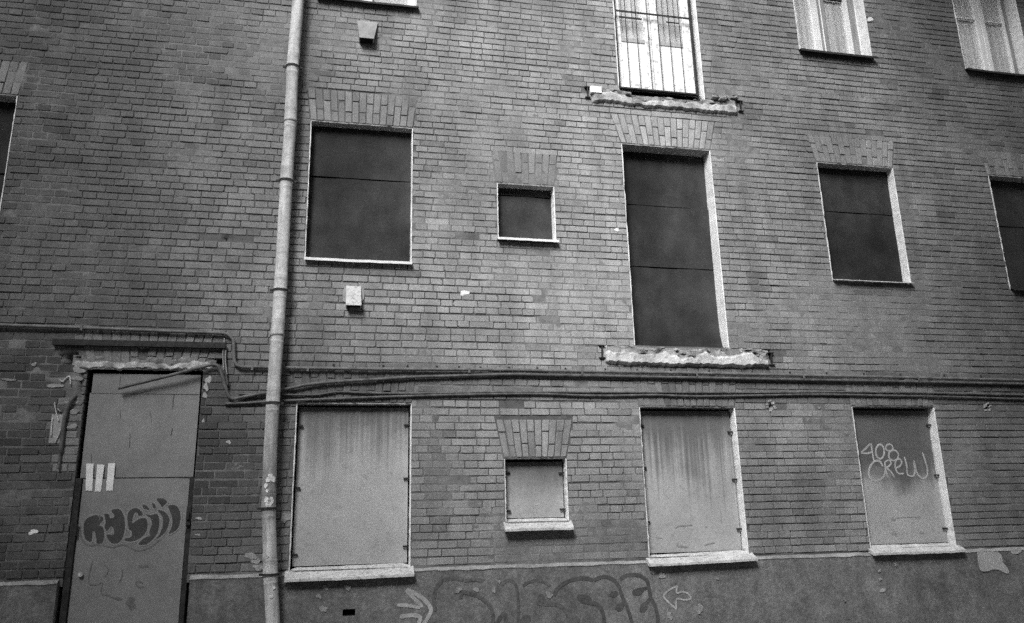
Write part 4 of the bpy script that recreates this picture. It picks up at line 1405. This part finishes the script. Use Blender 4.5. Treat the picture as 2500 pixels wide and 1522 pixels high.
# tag on the right hand ground floor window
DI = .10
TY = SHEET['I']
P1 = lambda L: [d1(x, y, DI) for x, y in L]
K1 = 1 / 2.412 / 215
tg = MB()
ell = lambda cx, cy, rx, ry: [(cx + rx * math.cos(a * .628), cy + ry * math.sin(a * .628)) for a in range(10)]
for L, w, cl in (([(662, 442), (635, 470), (608, 496), (640, 500), (672, 492)], 10, False), ([(666, 442), (672, 490), (682, 548)], 10, False), (ell(718, 490, 25, 42), 11, True), (ell(773, 466, 21, 20), 10, True), (ell(798, 512, 29, 30), 10, True),
                 ([(735, 578), (716, 548), (686, 546), (660, 576), (650, 622), (670, 656), (708, 660), (740, 634), (748, 600)], 12, False), ([(745, 552), (752, 600), (766, 645)], 10, False), ([(745, 552), (768, 540), (783, 556), (768, 578), (752, 582), (780, 606), (803, 642)], 10, False),
                 ([(806, 590), (838, 572), (846, 548), (828, 532), (810, 548), (808, 585), (826, 618), (858, 618)], 10, False), ([(862, 520), (875, 570), (882, 625), (915, 632), (925, 600), (918, 540), (935, 610), (965, 645), (995, 635), (998, 590), (985, 540), (970, 495)], 11, False)):
    ribbon(tg, P1(L), w * K1, TY, cl, 5)
win_I = [o for o in B.children if o.get('label', '').startswith('ground floor window with spray')][0]
tg.build('graffiti_tag', M['paint_light'], win_I)
mk = MB()
for x, y, rx, rz in ((795, 888, 14, 9), (950, 878, 10, 6), (805, 975, 14, 10), (965, 968, 14, 8)):
    X, Z = d1(x, y, DI)
    blob(mk, X, Z, rx * K1, rz * K1, TY, int(x), .4)
ribbon(mk, P1([(810, 882), (880, 876), (945, 878)]), 4 * K1, TY)
mk.build('scuff_marks', M['scuff'], win_I, kind='stuff')

win_H = [o for o in B.children if o.get('label', '').startswith('ground floor window with streaked')][0]
mk = MB()
K8 = 1 / 2.623 / 235
for L, w in (([(1308, 892), (1335, 878), (1380, 876), (1418, 872)], 8), ([(1500, 888), (1512, 880)], 10), ([(1325, 985), (1322, 1008), (1355, 1012), (1385, 1010)], 11), ([(1495, 1002), (1530, 992), (1562, 985)], 8), ([(1338, 618), (1342, 624)], 6), ([(1180, 950), (1230, 960)], 4), ([(1600, 780), (1604, 860)], 4)):
    ribbon(mk, [c8(x, y, .10) for x, y in L], w * K8, SHEET['H'], False, 5)
mk.build('scuff_marks', M['scuff'], win_H, kind='stuff')
win_G = [o for o in B.children if o.get('label', '').startswith('small ground floor')][0]
mk = MB()
for L, w in (([(390, 752), (415, 742), (440, 735)], 5), ([(395, 765), (420, 752)], 3)):
    ribbon(mk, [c8(x, y, .085) for x, y in L], w * K8, SHEET['G'], False, 5)
mk.build('scratches', M['worn_white'], win_G, kind='stuff')

# ------------------------------------------------------------------ tape strips on the door
for lab, q in (('left white tape strip stuck on the metal door', [(715, 178), (775, 178), (766, 402), (710, 402)]), ('middle white tape strip on the metal door, leaning and lowest of three', [(806, 185), (866, 187), (836, 410), (785, 408)]),
               ('right white tape strip stuck on the metal door', [(898, 175), (956, 175), (934, 402), (878, 400)])):
    a = [c6(x, y, YD - .01) for x, y in q]
    n = 8
    vs = []; fs = []
    for k in range(n + 1):
        t = k / n
        l = [a[0][i] + (a[3][i] - a[0][i]) * t for i in (0, 1)]; r = [a[1][i] + (a[2][i] - a[1][i]) * t for i in (0, 1)]
        y = YD - .013 - .001 * math.sin(k * 1.3)
        vs += [(l[0], y, l[1]), (r[0], y - .0005, r[1]), (r[0], y + .0015, r[1]), (l[0], y + .0015, l[1])]
    for k in range(n):
        for j in range(4):
            fs.append((4 * k + j, 4 * k + 4 + j, 4 * k + 4 + (j + 1) % 4, 4 * k + (j + 1) % 4))
    fs += [(0, 1, 2, 3), tuple(4 * n + j for j in (3, 2, 1, 0))]
    tag(MB().add(vs, fs).build('tape_strip', M['tape']), lab, 'tape', 'three tape strips on the door')
